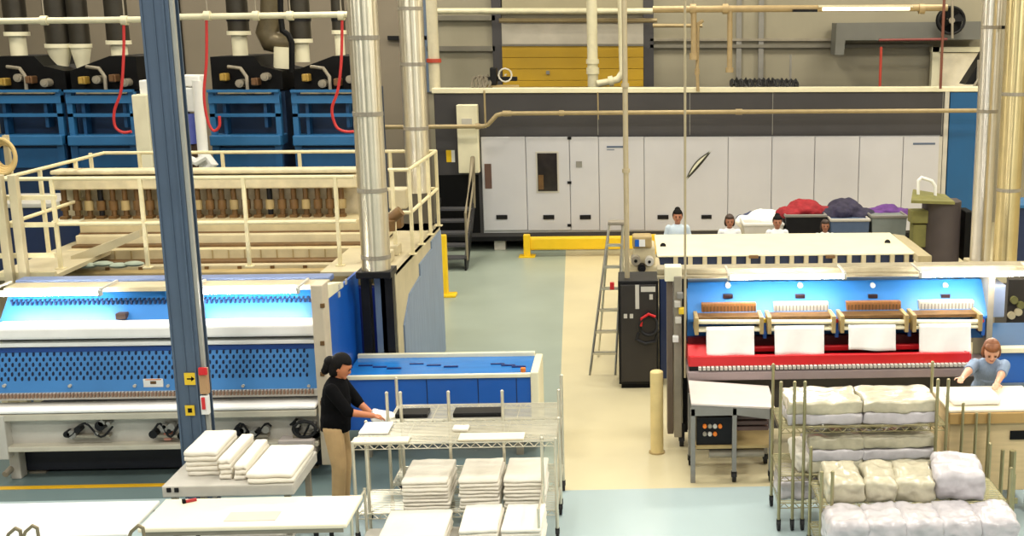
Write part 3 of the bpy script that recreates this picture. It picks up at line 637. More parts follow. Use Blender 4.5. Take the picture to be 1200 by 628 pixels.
mb = MB(); mb.b2(LX0, LX1, yF+.12, 12.7, zl(521, yF), zl(491, yF)); mb.build('gear_panel', GREYL, t)
mb = MB(); mb.b2(LX0, LX1, yF, 12.7, zl(527, yF), zl(521, yF), .01); mb.build('lower_rail', mat('rail pale grey', (196, 190, 172), .45), t)
for (x0, x1, sd) in ((76, 132, 1), (176, 212, 2), (274, 318, 3), (340, 372, 4)):
    rnd = random.Random(sd); mb = MB()
    for i in range(7):
        q = P(rnd.uniform(x0, x1), rnd.uniform(496, 512), yF+.02); mb.use(BLACKS if i % 2 else GREY).cyl(q, q+Vector((0, .12, 0)), rnd.uniform(.02, .055), seg=10)
    mb.use(BLACKS).tube([P(x0+(x1-x0)*u, 504+8*math.sin(u*9+sd), yF+.03) for u in [k/12 for k in range(13)]], .012, 6)
    mb.use(GREYW).px(x0+3, 510, x1-4, 513, yF+.03, .08); mb.build('drive_unit', None, t, True)
mb = MB(); c = P(357, 503, yF+.03); mb.tube([c+Vector((math.cos(a)*.12, 0, math.sin(a)*.09)) for a in [k*math.pi/8 for k in range(16)]], .02, 7, True); mb.build('cable_loop', RUB, t, True)
mb = MB(); mb.px(192, 508, 200, 516, yF+.05, .07); mb.build('red_switch', mat('salmon switch', (206, 140, 120), .5), t)
mb = MB(); mb.px(326, 516, 368, 537, yF-.04, .3, .01); mb.build('junction_box', mat('pale mauve box', (186, 176, 170), .5), t)
for x, m in ((3, GREYL),):
    X = P(x, 520, yF).x; mb = MB(); mb.b2(X-.06, X+.05, yF-.01, yF+.12, .3, zl(484, yF), .01); mb.b2(X-.06, X+.05, 12.5, 12.64, 0, .7, .01); mb.build('end_post', m, t)
mb = MB(); mb.b2(LX0+.1, LX1-.05, 12.66, 13.4, .04, .62); mb.build('underside_shade', mat('underside shade navy', (26, 30, 42), .6), t)  # added dark block; its colour stands in for shade under the folder
for (X, Y) in ((LX0+.3, 12.75), (LX0+.3, 13.3), (LX1-.2, 12.75), (LX1-.2, 13.3)):
    mb = MB(); mb.b2(X-.05, X+.05, Y-.05, Y+.05, 0, .5); mb.b2(X-.09, X+.09, Y-.09, Y+.09, 0, .02); mb.build('leg', GREYW, t)
mb = MB(); mb.cyl(P(6, 556, 12.4), P(38, 524, 12.9), .035, seg=8); mb.build('brace', GREYW, t)
# right end frame + blue side cover
mb = MB(); xa, xb = P(371, 430, 12.4).x, P(385, 430, 12.4).x; mb.b2(xa, xb, 12.35, 12.6, .15, zl(333, 12.4, 378), .012); ef = mb.build('end_frame', mat('pinkish grey frame', (196, 184, 162), .5), t)
for y in (356, 400, 436, 470, 500): mb = MB(); mb.px(375, y, 380, y+5, 12.335, .03, .004); mb.build('bolt', BROWN, ef)
mb = MB(); mb.yz([(12.6, .3), (14.0, .3), (14.0, zl(318, 14.0, 425)), (12.6, zl(347, 12.6, 388))], xb-.03, xb+.0); mb.build('side_cover', ROYAL, t)
mb = MB(); mb.yz([(12.58, zl(349, 12.6, 388)), (13.25, zl(336, 13.25, 404)), (13.25, zl(330, 13.25, 404)), (12.58, zl(334, 12.58, 388))], xb-.12, xb+.004); mb.build('cover_edge', CREAM, t)
mb = MB(); mb.yz([(14.05, .02), (14.2, .02), (14.2, 1.75), (14.05, 1.75)], xb-.05, xb+.25); mb.build('rear_cover', mat('deep royal blue', (26, 44, 128), .4), t)
for (x, y) in ((397, 336), (397, 345), (405, 330)): 
    mb = MB(); q = PX_(x, y, xb+.002); mb.b2(q.x-.002, q.x+.01, q.y-.03, q.y+.03, q.z-.03, q.z+.03); mb.build('sticker', GREYL, t)
def flamp(label, x0, x1, y, Y, th=5.0):
    c = P((x0+x1)/2, y, Y); f = thing('fluorescent_light', label, 'lamp', c)
    a, b = P(x0, y, Y), P(x1, y, Y); b.z = a.z = c.z
    mb = MB(); mb.b2(a.x, b.x, Y-.005, Y+.05, c.z+.022, c.z+.036, .004); mb.build('housing', WHITE, f)
    mb = MB(); mb.cyl(a+Vector((.03, .02, 0)), b+Vector((-.03, .02, 0)), .024, seg=12); mb.build('lamp_tube', TUBE, f, True)
    for q, sg in ((a, 1), (b, -1)):
        mb = MB(); mb.b2(q.x, q.x+.025*sg, Y+.02, Y+.46, c.z+.03, c.z+.05); mb.build('support_arm', GREYL, f)
        mb = MB(); mb.b2(q.x, q.x+.03*sg, Y-.005, Y+.055, c.z-.03, c.z+.03); mb.build('end_cap', GREYL, f)
flamp('lit fluorescent tube over left folder, left of column', -14, 118, 344.5, 12.72)
flamp('lit fluorescent tube over left folder, right of column', 222, 350, 342, 12.72)

# ================================================================== BLUE STACKER beside the woman in black
t = thing('stacker_conveyor', 'low royal blue stacking conveyor behind the chrome rack', 'conveyor', (P(515, 480, 12.9).x, 12.9, 0))
YS = 12.9; bx0, bx1 = P(404, 450, YS).x, P(622, 450, YS).x; zs = lambda y, Y: P(515, y, Y).z
zf = zs(441, YS); yb = G(515, 418, zf+.03).y
mb = MB(); mb.b2(bx0, bx1, YS, yb, .35, zf-.02, .01); mb.build('body', ROYAL, t)
mb = MB(); mb.yz([(YS-.01, zf), (yb, zf+.03), (yb, zf-.02), (YS-.01, zf-.03)], bx0, bx1); mb.build('top_sheet', mat('glossy blue top', (40, 118, 194), .18, 0, .12, 3, stretch=(1, 4, 1)), t)
mb = MB(); mb.b2(bx0, bx1, YS-.03, YS+.02, zf-.02, zf+.025, .006); mb.b2(bx0, bx1, yb-.02, yb+.04, zf+.0, zf+.075, .006); mb.build('edge_rail', CREAM, t)
mb = MB(); mb.b2(bx1, bx1+.09, YS-.03, yb+.04, .25, zf+.04, .012); mb.build('end_cap', CREAM, t)
mb = MB(); 
for x in (500, 560, 605): mb.px(x, 441, x+1, 482, YS-.004, .006)
mb.build('seam_strip', NAVY, t)
for (x0, x1, y) in ((420, 470, 429), (480, 540, 427), (575, 612, 427)):
    for j in range(3):
        mb = MB(); q = G(x0+j*(x1-x0)/3, y+j*1.5, zf+.02); mb.b2(q.x, q.x+.16, q.y, q.y+.03, zf, zf+.028); mb.build('belt_guide', mat('dark blue guide', (24, 48, 110), .4), t)
q = G(613, 433, zf+.03); mb = MB(); mb.cyl((q.x, q.y, zf), (q.x, q.y, zf+.05), .03); mb.build('knob', ORANGE, t)
for X in (bx0+.2, bx1-.15):
    for Y in (YS+.1, yb-.1):
        mb = MB(); mb.b2(X-.04, X+.04, Y-.04, Y+.04, 0, .36); mb.build('leg', GREYW, t)

# ================================================================== BLACK CABINET, GEARBOX, LADDER, BOLLARD, POLES
YC = 15.4; t = thing('electrical_cabinet', 'tall black electrical cabinet beside the cream walkway', 'cabinet', (P(748, 455, YC).x, YC, 0))
x0, x1 = P(725, 400, YC).x, P(772, 400, YC).x; zt_ = P(748, 329, YC).z
mb = MB(); mb.b2(x0, x1, YC, YC+.6, .06, zt_, .01); mb.build('body', BLACKS, t)
mb = MB(); mb.b2(x0+.03, x1-.03, YC+.03, YC+.55, 0, .06); mb.build('plinth', BLACK, t)
mb = MB(); mb.b2(x0+.03, x1-.03, YC-.02, YC, .1, zt_-.05, .008); dd = mb.build('door', mat('cabinet door black', (44, 40, 38), .4, .1, .15, 3), t)
mb = MB(); mb.px(744.5, 334, 749, 362, YC-.03, .012); mb.px(751, 336, 768, 342, YC-.03, .012); mb.px(761, 345, 765, 351, YC-.03, .012); mb.px(731, 368, 735, 373, YC-.03, .012); mb.px(738, 368, 742, 373, YC-.03, .012); mb.build('label_plate', GREYL, dd)
mb = MB(); c = P(760, 382, YC-.05); mb.tube([c+Vector((math.cos(a)*.12, math.sin(a*2)*.02, math.sin(a)*.13)) for a in [k*math.pi/10 for k in range(20)]], .02, 7, True); mb.tube([P(748, 390, YC-.04), P(746, 398, YC-.04), P(756, 403, YC-.04), P(768, 400, YC-.04), P(771, 388, YC-.04)], .02, 7); mb.build('cable', RUB, t, True)
mb = MB(); mb.tube([P(751, 382, YC-.06), P(752, 373, YC-.07), P(760, 368, YC-.07), P(768, 371, YC-.06)], .018, 7); mb.build('red_cable', RED, t, True)
mb = MB(); mb.b2(x1+.02, x1+.16, YC+.1, YC+.6, .1, zt_, .01); mb.build('side_cover', NAVY, t)
YGb = 16.9
t = thing('gearbox_unit', 'beige drive housing with gears behind the black cabinet', 'gearbox', (P(752, 320, YGb).x, YGb, 0))
mb = MB(); mb.px(726, 312, 774, 333, YGb, .7, .03); mb.px(742, 290, 768, 313, YGb+.1, .6, .03); mb.build('housing', CREAMD, t)
mb = MB(); q = P(749, 330, YGb); mb.b2(q.x-.22, q.x+.22, YGb+.1, YGb+.6, 0, q.z); mb.build('stand', GREYW, t)
mb = MB(); 
for (x, y, r, m) in ((761, 306, .065, GREYL), (745, 305, .07, GREYW), (752, 314, .06, BLACKS)):
    q = P(x, y, YGb-.0); mb.use(m).cyl(q-Vector((0, .05, 0)), q+Vector((0, .2, 0)), r, seg=16); mb.use(BLACKS).cyl(q-Vector((0, .06, 0)), q, r*.35)
mb.build('gear', None, t, True)
mb = MB(); mb.use(ROYAL).px(744, 281, 749, 289, YGb+.05, .02); mb.use(WHITE).px(749, 281, 756, 289, YGb+.05, .02); mb.build('sticker', None, t)
mb = MB(); mb.px(741, 277, 764, 291, YGb+.07, .3, .03); mb.build('top_bracket', TAN, t)
t = thing('step_ladder', 'silver stepladder standing open on the cream walkway', 'ladder', (-.3, 16.2, 0))
def lp(a, b, u): return a+(b-a)*u
A0, A1 = Vector((-.56, 16.05, 0)), Vector((-.2, 16.05, 0)); T0, T1 = Vector((-.26, 16.45, 2.1)), Vector((-.07, 16.45, 2.1))
B0, B1 = Vector((-.46, 16.98, 0)), Vector((-.1, 16.98, 0))
for (a, b) in ((A0, T0), (A1, T1)):
    mb = MB(); mb.tube([a, b], .018, 8); mb.build('front_rail', STEEL, t, True)
for (a, b) in ((B0, T0), (B1, T1)):
    mb = MB(); mb.tube([a, b], .015, 8); mb.build('rear_rail', STEEL, t, True)
for i in range(1, 7):
    u = i/7; mb = MB(); a, b = lp(A0, T0, u), lp(A1, T1, u); mb.b2(a.x, b.x, a.y-.03, a.y+.06, a.z-.015, a.z+.015); mb.build('step', STEEL, t)
mb = MB(); mb.b2(-.28, -.05, 16.36, 16.55, 2.09, 2.14, .01); mb.build('top_cap', GREYW, t)
mb = MB(); mb.b2(-.26, -.2, 16.2, 16.26, 1.2, 1.3); mb.build('red_clip', RED, t)
yb_ = G(770, 530).y; q = G(770, 530).x; t = thing('bollard', 'short weathered cream yellow bollard before the black cabinet', 'bollard', (q, yb_, 0))
mb = MB(); r = .075; mb.cyl((q, yb_, .01), (q, yb_, P(770, 436, yb_).z), r, seg=24); mb.ball((q, yb_, P(770, 436, yb_).z), r, (1, 1, .35), 20); mb.build('post', POSTY, t, True)
mb = MB(); mb.cyl((q, yb_, 0), (q, yb_, .015), r*1.25, seg=24); mb.build('base_ring', TAN, t, True)
POLE = mat('thin pole paint', (186, 172, 140), .4, .3)
p1 = P(735, 329, 15.6); pipe('conduit_pole', 'thin beige conduit dropping from ceiling to the black cabinet', 'conduit', [p1, (p1.x, p1.y, 8.9)], .035, POLE, [((p1.x, p1.y, P(735, y, 15.6).z), (0, 0, .05)) for y in (100, 200)])
p1 = P(803, 455, 12.95); pipe('conduit_pole', 'thin beige conduit dropping in front of left end of right folder', 'conduit', [(p1.x, p1.y, .9), (p1.x, p1.y, P(803, 120, 12.95).z), (p1.x, p1.y, 8.9)], .014, POLE, [])

# ================================================================== RIGHT IRONER (feed table), PEOPLE'S SIDE
ZF = 1.25; fx0, fx1 = .46, 4.63; fy0, fy1 = 18.42, 20.28
t = thing('feed_table', 'long cream topped ironer feed table behind the red and blue folder', 'ironer', ((fx0+fx1)/2, 19, 0))
mb = MB(); mb.b2(fx0, fx1, fy0, fy1, ZF-.035, ZF, .02); tp = mb.build('table_top', CREAM, t)
for (x, y) in ((777, 288), (1040, 284)): mb = MB(); mb.cyl(G(x, y, ZF+.002), G(x, y, ZF+.012), .05); mb.build('plug', BLACKS, tp)
zz1 = P(900, 313, fy0+.05).z
mb = MB(); mb.b2(fx0, fx1, fy0+.1, fy0+.5, zz1-.1, ZF-.035); mb.build('slot_back', NAVY, t)
for i in range(17):
    x = fx0+.3+i*(fx1-fx0-.2)/17; mb = MB(); mb.b2(x-.035, x+.035, fy0+.02, fy0+.12, zz1-.02, ZF-.035); mb.build('divider', CREAMD, t)
mb = MB(); mb.b2(fx0-.05, fx1+.1, fy0, fy0+.14, zz1-.1, zz1, .01); mb.build('lower_rail', CREAMD, t)
for x in (fx0+.02, fx1-.06):
    mb = MB(); mb.b2(x-.06, x+.1, 16.3, fy1-.1, 0, zz1-.1, .01); mb.build('side_frame', CREAMD, t)
for i in range(4):
    mb = MB(); mb.cyl((fx0+.1, 16.6+i*.62, .62), (fx1-.1, 16.6+i*.62, .62), .3, seg=24); mb.build('roller', BELT, t, True)
mb = MB(); mb.poly([G(1046, 274, ZF), G(1076, 300, ZF), G(1092, 300, ZF-.15), G(1060, 276, ZF-.1)], (0, 0, -.12)); mb.build('end_bracket', CREAMD, t)
for x in (878, 968): mb = MB(); mb.px(x, 299.5, x+11, 303, fy0-.05, .1, .01); mb.build('sensor', BROWN, t)
# laundry bags in carts behind the women
def heap(name, label, x0, x1, ytop, ybot, Y, m, n, seed):
    rnd = random.Random(seed); mb = MB(); a, b = P(x0, ybot, Y), P(x1, ybot, Y); w = b.x-a.x; hh = P(x0, ytop, Y).z-a.z
    for i in range(n):
        u = (i+.5)/n; s = math.sin(math.pi*(u*.8+.1)); mb.ball((a.x+w*u, Y+rnd.uniform(.1, .4), a.z+hh*.35*s), w/n*.75+.1, (1, 1, .75*s*hh*1.5+.25), 14)
    mb.ball(((a.x+b.x)/2, Y+.3, a.z), w*.5, (1, .6, hh/(w*.5)*.95), 24)
    for v in mb.bm.verts: v.co.z = max(v.co.z, a.z-.02)
    o = mb.build(name, m, None, True)
    md = o.modifiers.new('remesh', 'REMESH'); md.mode = 'VOXEL'; md.voxel_size = .03
    tx = bpy.data.textures.new(name, 'CLOUDS'); tx.noise_scale = .18; dm = o.modifiers.new('folds', 'DISPLACE'); dm.texture = tx; dm.strength = .1; dm.mid_level = .5
    o.modifiers.new('soft', 'SMOOTH').iterations = 2
    return tag(o, label, 'laundry bag')
heap('laundry_heap', 'heap of white linen left of the red laundry bag', 872, 926, 247, 268, 22.3, LINENW, 4, 2)
heap('laundry_bag', 'red laundry bag heap beside the navy one', 919, 971, 235, 256, 22.0, mat('red bag cloth', (150, 24, 36), .8, 0, .25, 7), 4, 3)
heap('laundry_bag', 'dark navy laundry bag heap between red and purple', 966, 1019, 233, 260, 22.0, mat('navy bag cloth', (44, 40, 66), .8, 0, .35, 7), 4, 4)
heap('laundry_bag', 'purple laundry bag heap at right of the navy one', 1022, 1063, 242, 257, 22.0, mat('purple bag cloth', (96, 52, 128), .8, 0, .3, 7), 3, 5)
heap('laundry_bag', 'small dark blue bag left behind the white linen heap', 872, 892, 250, 262, 22.9, mat('slate blue bag', (60, 70, 104), .8), 2, 9)
def bin_(label, x0, x1, yt, Y, dep, m, m2):
    a, b = P(x0, yt, Y).x, P(x1, yt, Y).x; z = P((x0+x1)/2, yt, Y).z; t = thing('laundry_cart', label, 'cart', ((a+b)/2, Y, 0))
    mb = MB(); mb.xz([(a+.06, .2), (b-.06, .2), (b, z), (a, z)], Y, Y+dep); mb.build('tub', m, t)
    mb = MB(); mb.tube([(a, Y, z), (b, Y, z), (b, Y+dep, z), (a, Y+dep, z)], .03, 8, True); mb.build('rim', m2, t, True)
    for (X, YY) in ((a+.15, Y+.12), (b-.15, Y+.12), (a+.15, Y+dep-.12), (b-.15, Y+dep-.12)):
        mb = MB(); mb.cyl((X-.02, YY, .09), (X+.02, YY, .09), .09, seg=14); mb.b2(X-.03, X+.03, YY-.03, YY+.03, .09, .21); mb.build('caster', RUB, t)
bin_('white laundry cart under the white linen heap', 872, 918, 263, 21.9, .9, GREYL, WHITE)
bin_('black laundry cart under the red laundry bag', 921, 968, 253, 21.8, .9, BLACKS, GREY)
bin_('slate blue laundry cart under the navy laundry bag', 974, 1019, 258, 21.6, .9, mat('slate blue tub', (74, 92, 120), .5), GREYL)
bin_('grey laundry cart under the purple laundry bag', 1022, 1063, 254, 21.6, .9, mat('grey tub', (120, 128, 126), .5), GREY)
# dark upright housing with olive lid
Yh = 20.6; t = thing('drum_housing', 'dark grey rounded upright housing with olive lid', 'machine housing', (P(1108, 300, Yh).x, Yh, 0))
a, b = P(1089, 270, Yh).x, P(1130, 270, Yh).x; zt_ = P(1108, 238, Yh).z
mb = MB(); n = 12; w = b-a
pr = [(a, Yh+.6)]+[(a+w*.5-w*.5*math.cos(math.pi*i/n), Yh+.3-.3*math.sin(math.pi*i/n)) for i in range(n+1)]+[(b, Yh+.6)]
mb.xy(pr, 0, zt_); mb.build('shell', mat('dark warm grey shell', (70, 62, 62), .6, 0, .15, 3), t, True)
mb = MB(); q0, q1 = P(1066, 236, Yh).x, P(1118, 240, Yh).x; mb.poly([Vector((q0, Yh-.1, zt_+.02)), Vector((q1, Yh-.05, zt_-.02)), Vector((q1, Yh+.6, zt_+.02)), Vector((q0+.2, Yh+.6, zt_+.12))], (0, 0, .05)); mb.build('lid', OLIVE, t)
mb = MB(); mb.px(1068, 247, 1090, 262, Yh+.2, .3, .02); mb.px(1070, 263, 1090, 290, Yh+.25, .3, .02); mb.build('side_tank', OLIVE, t)
mb = MB(); hx = [P(1076, 236, Yh+.3), P(1076, 212, Yh+.3), P(1080, 208, Yh+.3), P(1092, 212, Yh+.3), P(1096, 218, Yh+.3), P(1096, 238, Yh+.3)]; mb.tube(hx, .03, 8); mb.build('handle', WHITE, t, True)
mb = MB(); mb.px(1130, 248, 1140, 306, Yh+.1, .5, .02); mb.build('side_box', BLACK, t)
# silver ducts on the right
t = bigduct('silver duct, left one of the tall pair at right', 1165, 1148, 306, 17.6, .155, (32, 130), aniso(mat('cool duct steel', (222, 216, 204), .2, .6, .07, 4)))
mb = MB(); q = P(1148, 306, 17.6); mb.b2(q.x-.2, q.x+.2, 17.4, 17.8, q.z-.3, q.z+.02, .01); mb.build('base_box', CREAMD, t)
mb = MB(); mb.b2(q.x-.12, q.x+.12, 17.5, 17.7, 0, q.z-.3); mb.build('support_post', GREYW, t)
mb = MB(); mb.b2(q.x+.1, q.x+.62, 17.4, 17.45, P(1165, 34, 17.6).z, P(1165, 30, 17.6).z); mb.build('clamp', BLACK, t)
t = bigduct('yellowish duct, right one of the tall pair at right', 1190, 1177, 310, 16.9, .175, (110, 222), aniso(mat('yellowed duct steel', (218, 200, 150), .24, .6, .1, 3)))
mb = MB(); q = P(1177, 310, 16.9); mb.b2(q.x-.12, q.x+.12, 16.8, 17.0, 0, q.z); mb.build('support_post', GREYW, t)
t = thing('navy_cabinet', 'dark navy machine side at right edge behind yellowish duct', 'cabinet', (P(1205, 300, 20).x, 20, 0))
mb = MB(); mb.b2(P(1190, 300, 20).x, P(1240, 300, 20).x, 20, 20.8, 0, P(1215, 243, 20).z, .02); mb.build('body', NAVY, t)
mb = MB(); mb.px(1190, 240, 1240, 244, 19.95, .9, .01); mb.build('lid', DBLUE3, t)

# ================================================================== RIGHT FOLDER (blue hood, red tray, four lanes)
YF = 13.0; zr = lambda y, Y, x=980: P(x, y, Y).z
rx0, rx1 = P(806, 370, YF).x, P(1157, 370, YF).x
t = thing('folding_machine', 'blue hooded folder with red tray and four cloth lanes, right side', 'folding machine', ((rx0+rx1)/2, YF, 0))
mb = MB(); mb.b2(P(770, 316, 13.3).x, P(1216, 316, 13.3).x, 13.3, 13.55, zr(320, 13.3), zr(313, 13.3), .012); mb.b2(P(770, 316, 13.3).x, P(1216, 316, 13.3).x, 13.2, 13.32, zr(322.5, 13.3), zr(320, 13.3)); mb.build('top_beam', mat('weathered beam grey', (158, 148, 122), .5, .1, .2, 5), t)
hA, hB = (13.3, zr(329, 13.3)), (13.0, zr(372, 13.0))
mb = MB(); mb.yz([hA, hB, (13.0, hB[1]-.03), (13.5, hB[1]-.03), (13.5, hA[1])], rx0, rx1); mb.build('hood', BLUE, t)
onh = lambda y: 13.3-.3*(y-329)/43
mb = MB(); mb.b2(rx0, rx1, 13.12, 13.4, zr(398, 13.12), hB[1]-.03); mb.build('lane_back_panel', BLUE, t)
lanes = [(815, 893, 828, 884, 417, 1), (900, 977, 908, 966, 416, 0), (985, 1062, 995, 1050, 411, 1), (1069, 1148, 1078, 1138, 416, 0)]
nm = ['first lane from the left', 'second lane from the left', 'third lane from the left', 'rightmost lane']
for i, (a, b, c0, c1, yb2, br) in enumerate(lanes):
    mid = (a+b)/2
    Y = onh(358)-.02
    mb = MB(); x0_, x1_ = P(mid-32, 358, Y).x, P(mid+32, 358, Y).x; z0, z1 = zr(364, Y), zr(353.5, Y)
    mb.use(WOODB if br else GREYL).b2(x0_, x1_, Y-.02, Y+.06, z0, z1, .006)  # pale slats hold the lamplight in their colour; the others stay brown
    mb.use(BROWN if br else GREY)
    for k in range(16): xx = x0_+.02+k*(x1_-x0_)/16; mb.b2(xx, xx+.012, Y-.03, Y-.015, z0+.01, z1-.03)
    mb.build('slat_grille', None, t)
    mb = MB(); mb.b2(P(a, 372, 12.85).x, P(b, 372, 12.85).x, 12.84, 13.05, zr(373.5, 12.85), zr(369.5, 12.85), .006); mb.build('roller_cover', BROWN, t)
    mb = MB(); mb.cyl(P(a+2, 377, 12.8), P(b-2, 377, 12.8), .027, seg=12); mb.build('roller', CREAM, t, True)
    mb = MB(); mb.b2(P(a, 383, 12.78).x, P(b, 383, 12.78).x, 12.76, 12.9, zr(386.5, 12.78), zr(383.5, 12.78), .004); mb.build('lane_bar', CREAM, t)
    for xx in (a+1, b-1):
        mb = MB(); q = P(xx, 378, 12.82).x; mb.b2(q-.022, q+.022, 12.74, 13.1, zr(389, 12.8), zr(369, 12.8), .006); mb.build('lane_bracket', TAN, t)
    q = P(mid-1, 334, onh(334)); mb = MB(); mb.cyl(q-Vector((0, .03, 0)), q+Vector((0, .06, 0)), .03); mb.build('indicator_lamp', WHITE, t)
    q = P(mid-1, 347, onh(347)); mb = MB(); mb.b2(q.x-.055, q.x+.055, q.y-.03, q.y+.06, q.z-.02, q.z+.025, .004); mb.build('display', mat('display maroon black', (44, 22, 26), .3), t)
    mb = MB(); mb.b2(P(b+1, 380, 12.95).x, P(b+5, 380, 12.95).x, 12.9, 13.15, zr(394, 12.95), zr(372, 12.95)); mb.build('lane_divider', ROYAL, t)
    mb = MB(); q = P(b+3.5, 376, 12.88); mb.use(YSIGN if i % 2 == 0 else REDH).cyl(q, q+Vector((0, .05, 0)), .022); mb.build('knob', None, t)
    # the cloth hanging out of the lane
    mb = MB(); X0, X1 = P(c0, 400, 12.7).x, P(c1, 400, 12.7).x; za, zb2 = zr(381, 12.75), zr(yb2, 12.68); n = 14; front = []
    rnd = random.Random(i)
    bm = mb.bm; V = []
    for r_ in range(9):
        row = []
        for c_ in range(n+1):
            u, v = c_/n, r_/8; y = 12.745-.06*v+.012*math.sin(u*9+i*2+v*2)*v; z = za+(zb2-za)*v+.012*math.sin(u*3+i)*v
            row.append(bm.verts.new((X0+(X1-X0)*u, y, z)))
        V.append(row)
    for r_ in range(8):
        for c_ in range(n): bm.faces.new([V[r_][c_], V[r_+1][c_], V[r_+1][c_+1], V[r_][c_+1]])
    o = mb.build('hanging_cloth', LINENW, None, True); sm = o.modifiers.new('thick', 'SOLIDIFY'); sm.thickness = .025
    tag(o, 'white folded cloth hanging from the %s of red tray folder' % nm[i], 'cloth')
mb = MB(); mb.b2(rx0, rx1-.25, 13.02, 13.1, zr(426, 13.0), zr(394, 13.0)); mb.b2(rx0, rx1-.25, 12.75, 13.05, zr(426, 12.9)-.01, zr(424, 12.9)); mb.build('tray_back', MAROON, t)
rxe = P(1136, 410, 12.7).x
mb = MB(); mb.b2(rx0, rxe, 12.66, 12.72, zr(427, 12.7), zr(414, 12.7), .012); mb.b2(rx0, rxe, 12.86, 12.92, zr(410, 12.9), zr(404, 12.9), .01); mb.build('tray_front', RED, t)
for (p0, p1) in ((rx0-.01, rx0+.2), (rxe-.06, rxe+.02)):
    mb = MB(); mb.yz([(12.68, zr(426, 12.7)), (13.1, zr(426, 12.7)), (13.1, zr(400, 13.1)), (12.78, zr(403, 12.75)), (12.68, zr(414, 12.7))], p0, p1); mb.build('tray_end', RED, t)
mb = MB(); mb.b2(rx0, rxe, 12.66, 12.9, zr(433, 12.66), zr(427, 12.66)); mb.build('comb_back', BLACKS, t)
mb = MB(); n = 64
for k in range(n): x = rx0+.1+k*(rxe-rx0-.1)/n; mb.b2(x, x+.034, 12.6, 12.68, zr(432, 12.6), zr(428.5, 12.6))
mb.build('comb', GREYL, t)
mb = MB(); mb.b2(rx0-.02, rx1, 12.62, 13.2, zr(444, 12.62), zr(433.5, 12.62), .012); mb.build('front_beam', MAUVE, t)
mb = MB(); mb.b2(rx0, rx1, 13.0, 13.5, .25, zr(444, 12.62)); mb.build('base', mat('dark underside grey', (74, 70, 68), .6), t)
# left frame
for (a, b, m, Y) in ((782, 789, mat('brown grey post', (110, 96, 84), .5), 13.2), (790, 799, GREYW, 13.08), (800, 806, BLACKS, 13.25)):
    mb = MB(); X0, X1 = P(a, 420, Y).x, P(b, 420, Y).x; mb.b2(X0, X1, Y, Y+.25, .13, zr(324, Y, 795), .008); mb.build('end_post', m, t)
mb = MB(); mb.px(779, 313, 799, 330, 13.1, .2, .01); mb.build('corner_box', CREAM, t)
for (x, y, m) in ((797, 347, GREY), (794, 357, GREYL), (799, 365, YSIGN), (795, 376, GREYL), (792, 398, WHITE)): mb = MB(); mb.px(x-3.5, y-3.5, x+3.5, y+3.5, 13.0, .08, .008); mb.build('valve_block', m, t)
for (X, Y) in ((P(799, 500, 13.1).x, 13.15), (rx0+.3, 13.4), (rx1-.1, 13.15), (rx1-.1, 13.4)):
    mb = MB(); mb.cyl((X-.025, Y, .065), (X+.025, Y, .065), .065, seg=16); mb.b2(X-.035, X+.035, Y-.03, Y+.03, .07, .27); mb.build('caster', RUB, t, True)
mb = MB(); mb.px(1157, 334, 1178, 372, 13.1, .4, .012); mb.build('end_cover', mat('grey blue cover', (120, 132, 158), .4, .1), t)
mb = MB(); mb.b2(rx1, rx1+.07, 13.0, 13.5, .1, zr(325, 13.1)); mb.build('end_post', GREYW, t)
flamp('lit fluorescent tube over red tray folder, left one', 853, 992, 325, 12.84)
flamp('lit fluorescent tube over red tray folder, right one', 1078, 1214, 322, 12.84)
# machine at right edge
Ye = 13.4; t = thing('stacker_conveyor', 'blue conveyor with cream ledge at right edge behind leaning woman', 'conveyor', (P(1190, 470, Ye).x, Ye, 0))
ex0, ex1 = P(1163, 430, Ye).x, P(1260, 430, Ye).x; ze = lambda y, Y=Ye: P(1190, y, Y).z
mb = MB(); mb.b2(ex0, ex1, Ye, Ye+.6, .2, ze(413), .01); mb.build('body', ROYAL, t)
mb = MB(); mb.yz([(Ye+.02, ze(408)), (Ye+.55, ze(378, Ye+.55)), (Ye+.6, ze(408))], ex0, ex1); mb.build('top_sheet', DBLUE, t)
mb = MB(); mb.b2(ex0-.02, ex1, Ye-.05, Ye+.1, ze(412.5), ze(406.5), .01); mb.build('ledge', CREAM, t)
mb = MB(); mb.b2(ex0, ex1, Ye-.03, Ye+.05, ze(470), ze(448), .01); mb.build('lower_band', STEELB, t)
for X in (ex0+.1, ex1-.1):
    mb = MB(); mb.b2(X-.04, X+.04, Ye+.1, Ye+.5, 0, .21); mb.build('leg', GREYW, t)
t = thing('motor_rack', 'dark machine frame with pale valves at right picture edge', 'machine', (P(1195, 370, 14.6).x, 14.6, 0))
mb = MB(); mb.px(1178, 327, 1250, 480, 14.6, .5, .01); mb.build('frame', mat('very dark brown steel', (46, 40, 34), .5), t)
mb = MB(); mb.px(1166, 322, 1180, 332, 14.2, .3, .01); mb.build('bracket', CREAMD, t)
for (x, y) in ((1189, 352), (1194, 366), (1186, 370), (1197, 358)):
    mb = MB(); q = P(x, y, 14.55); mb.cyl(q, q+Vector((0, .1, 0)), .05); mb.build('valve', [CREAMD, OLIVE][x % 2], t, True)
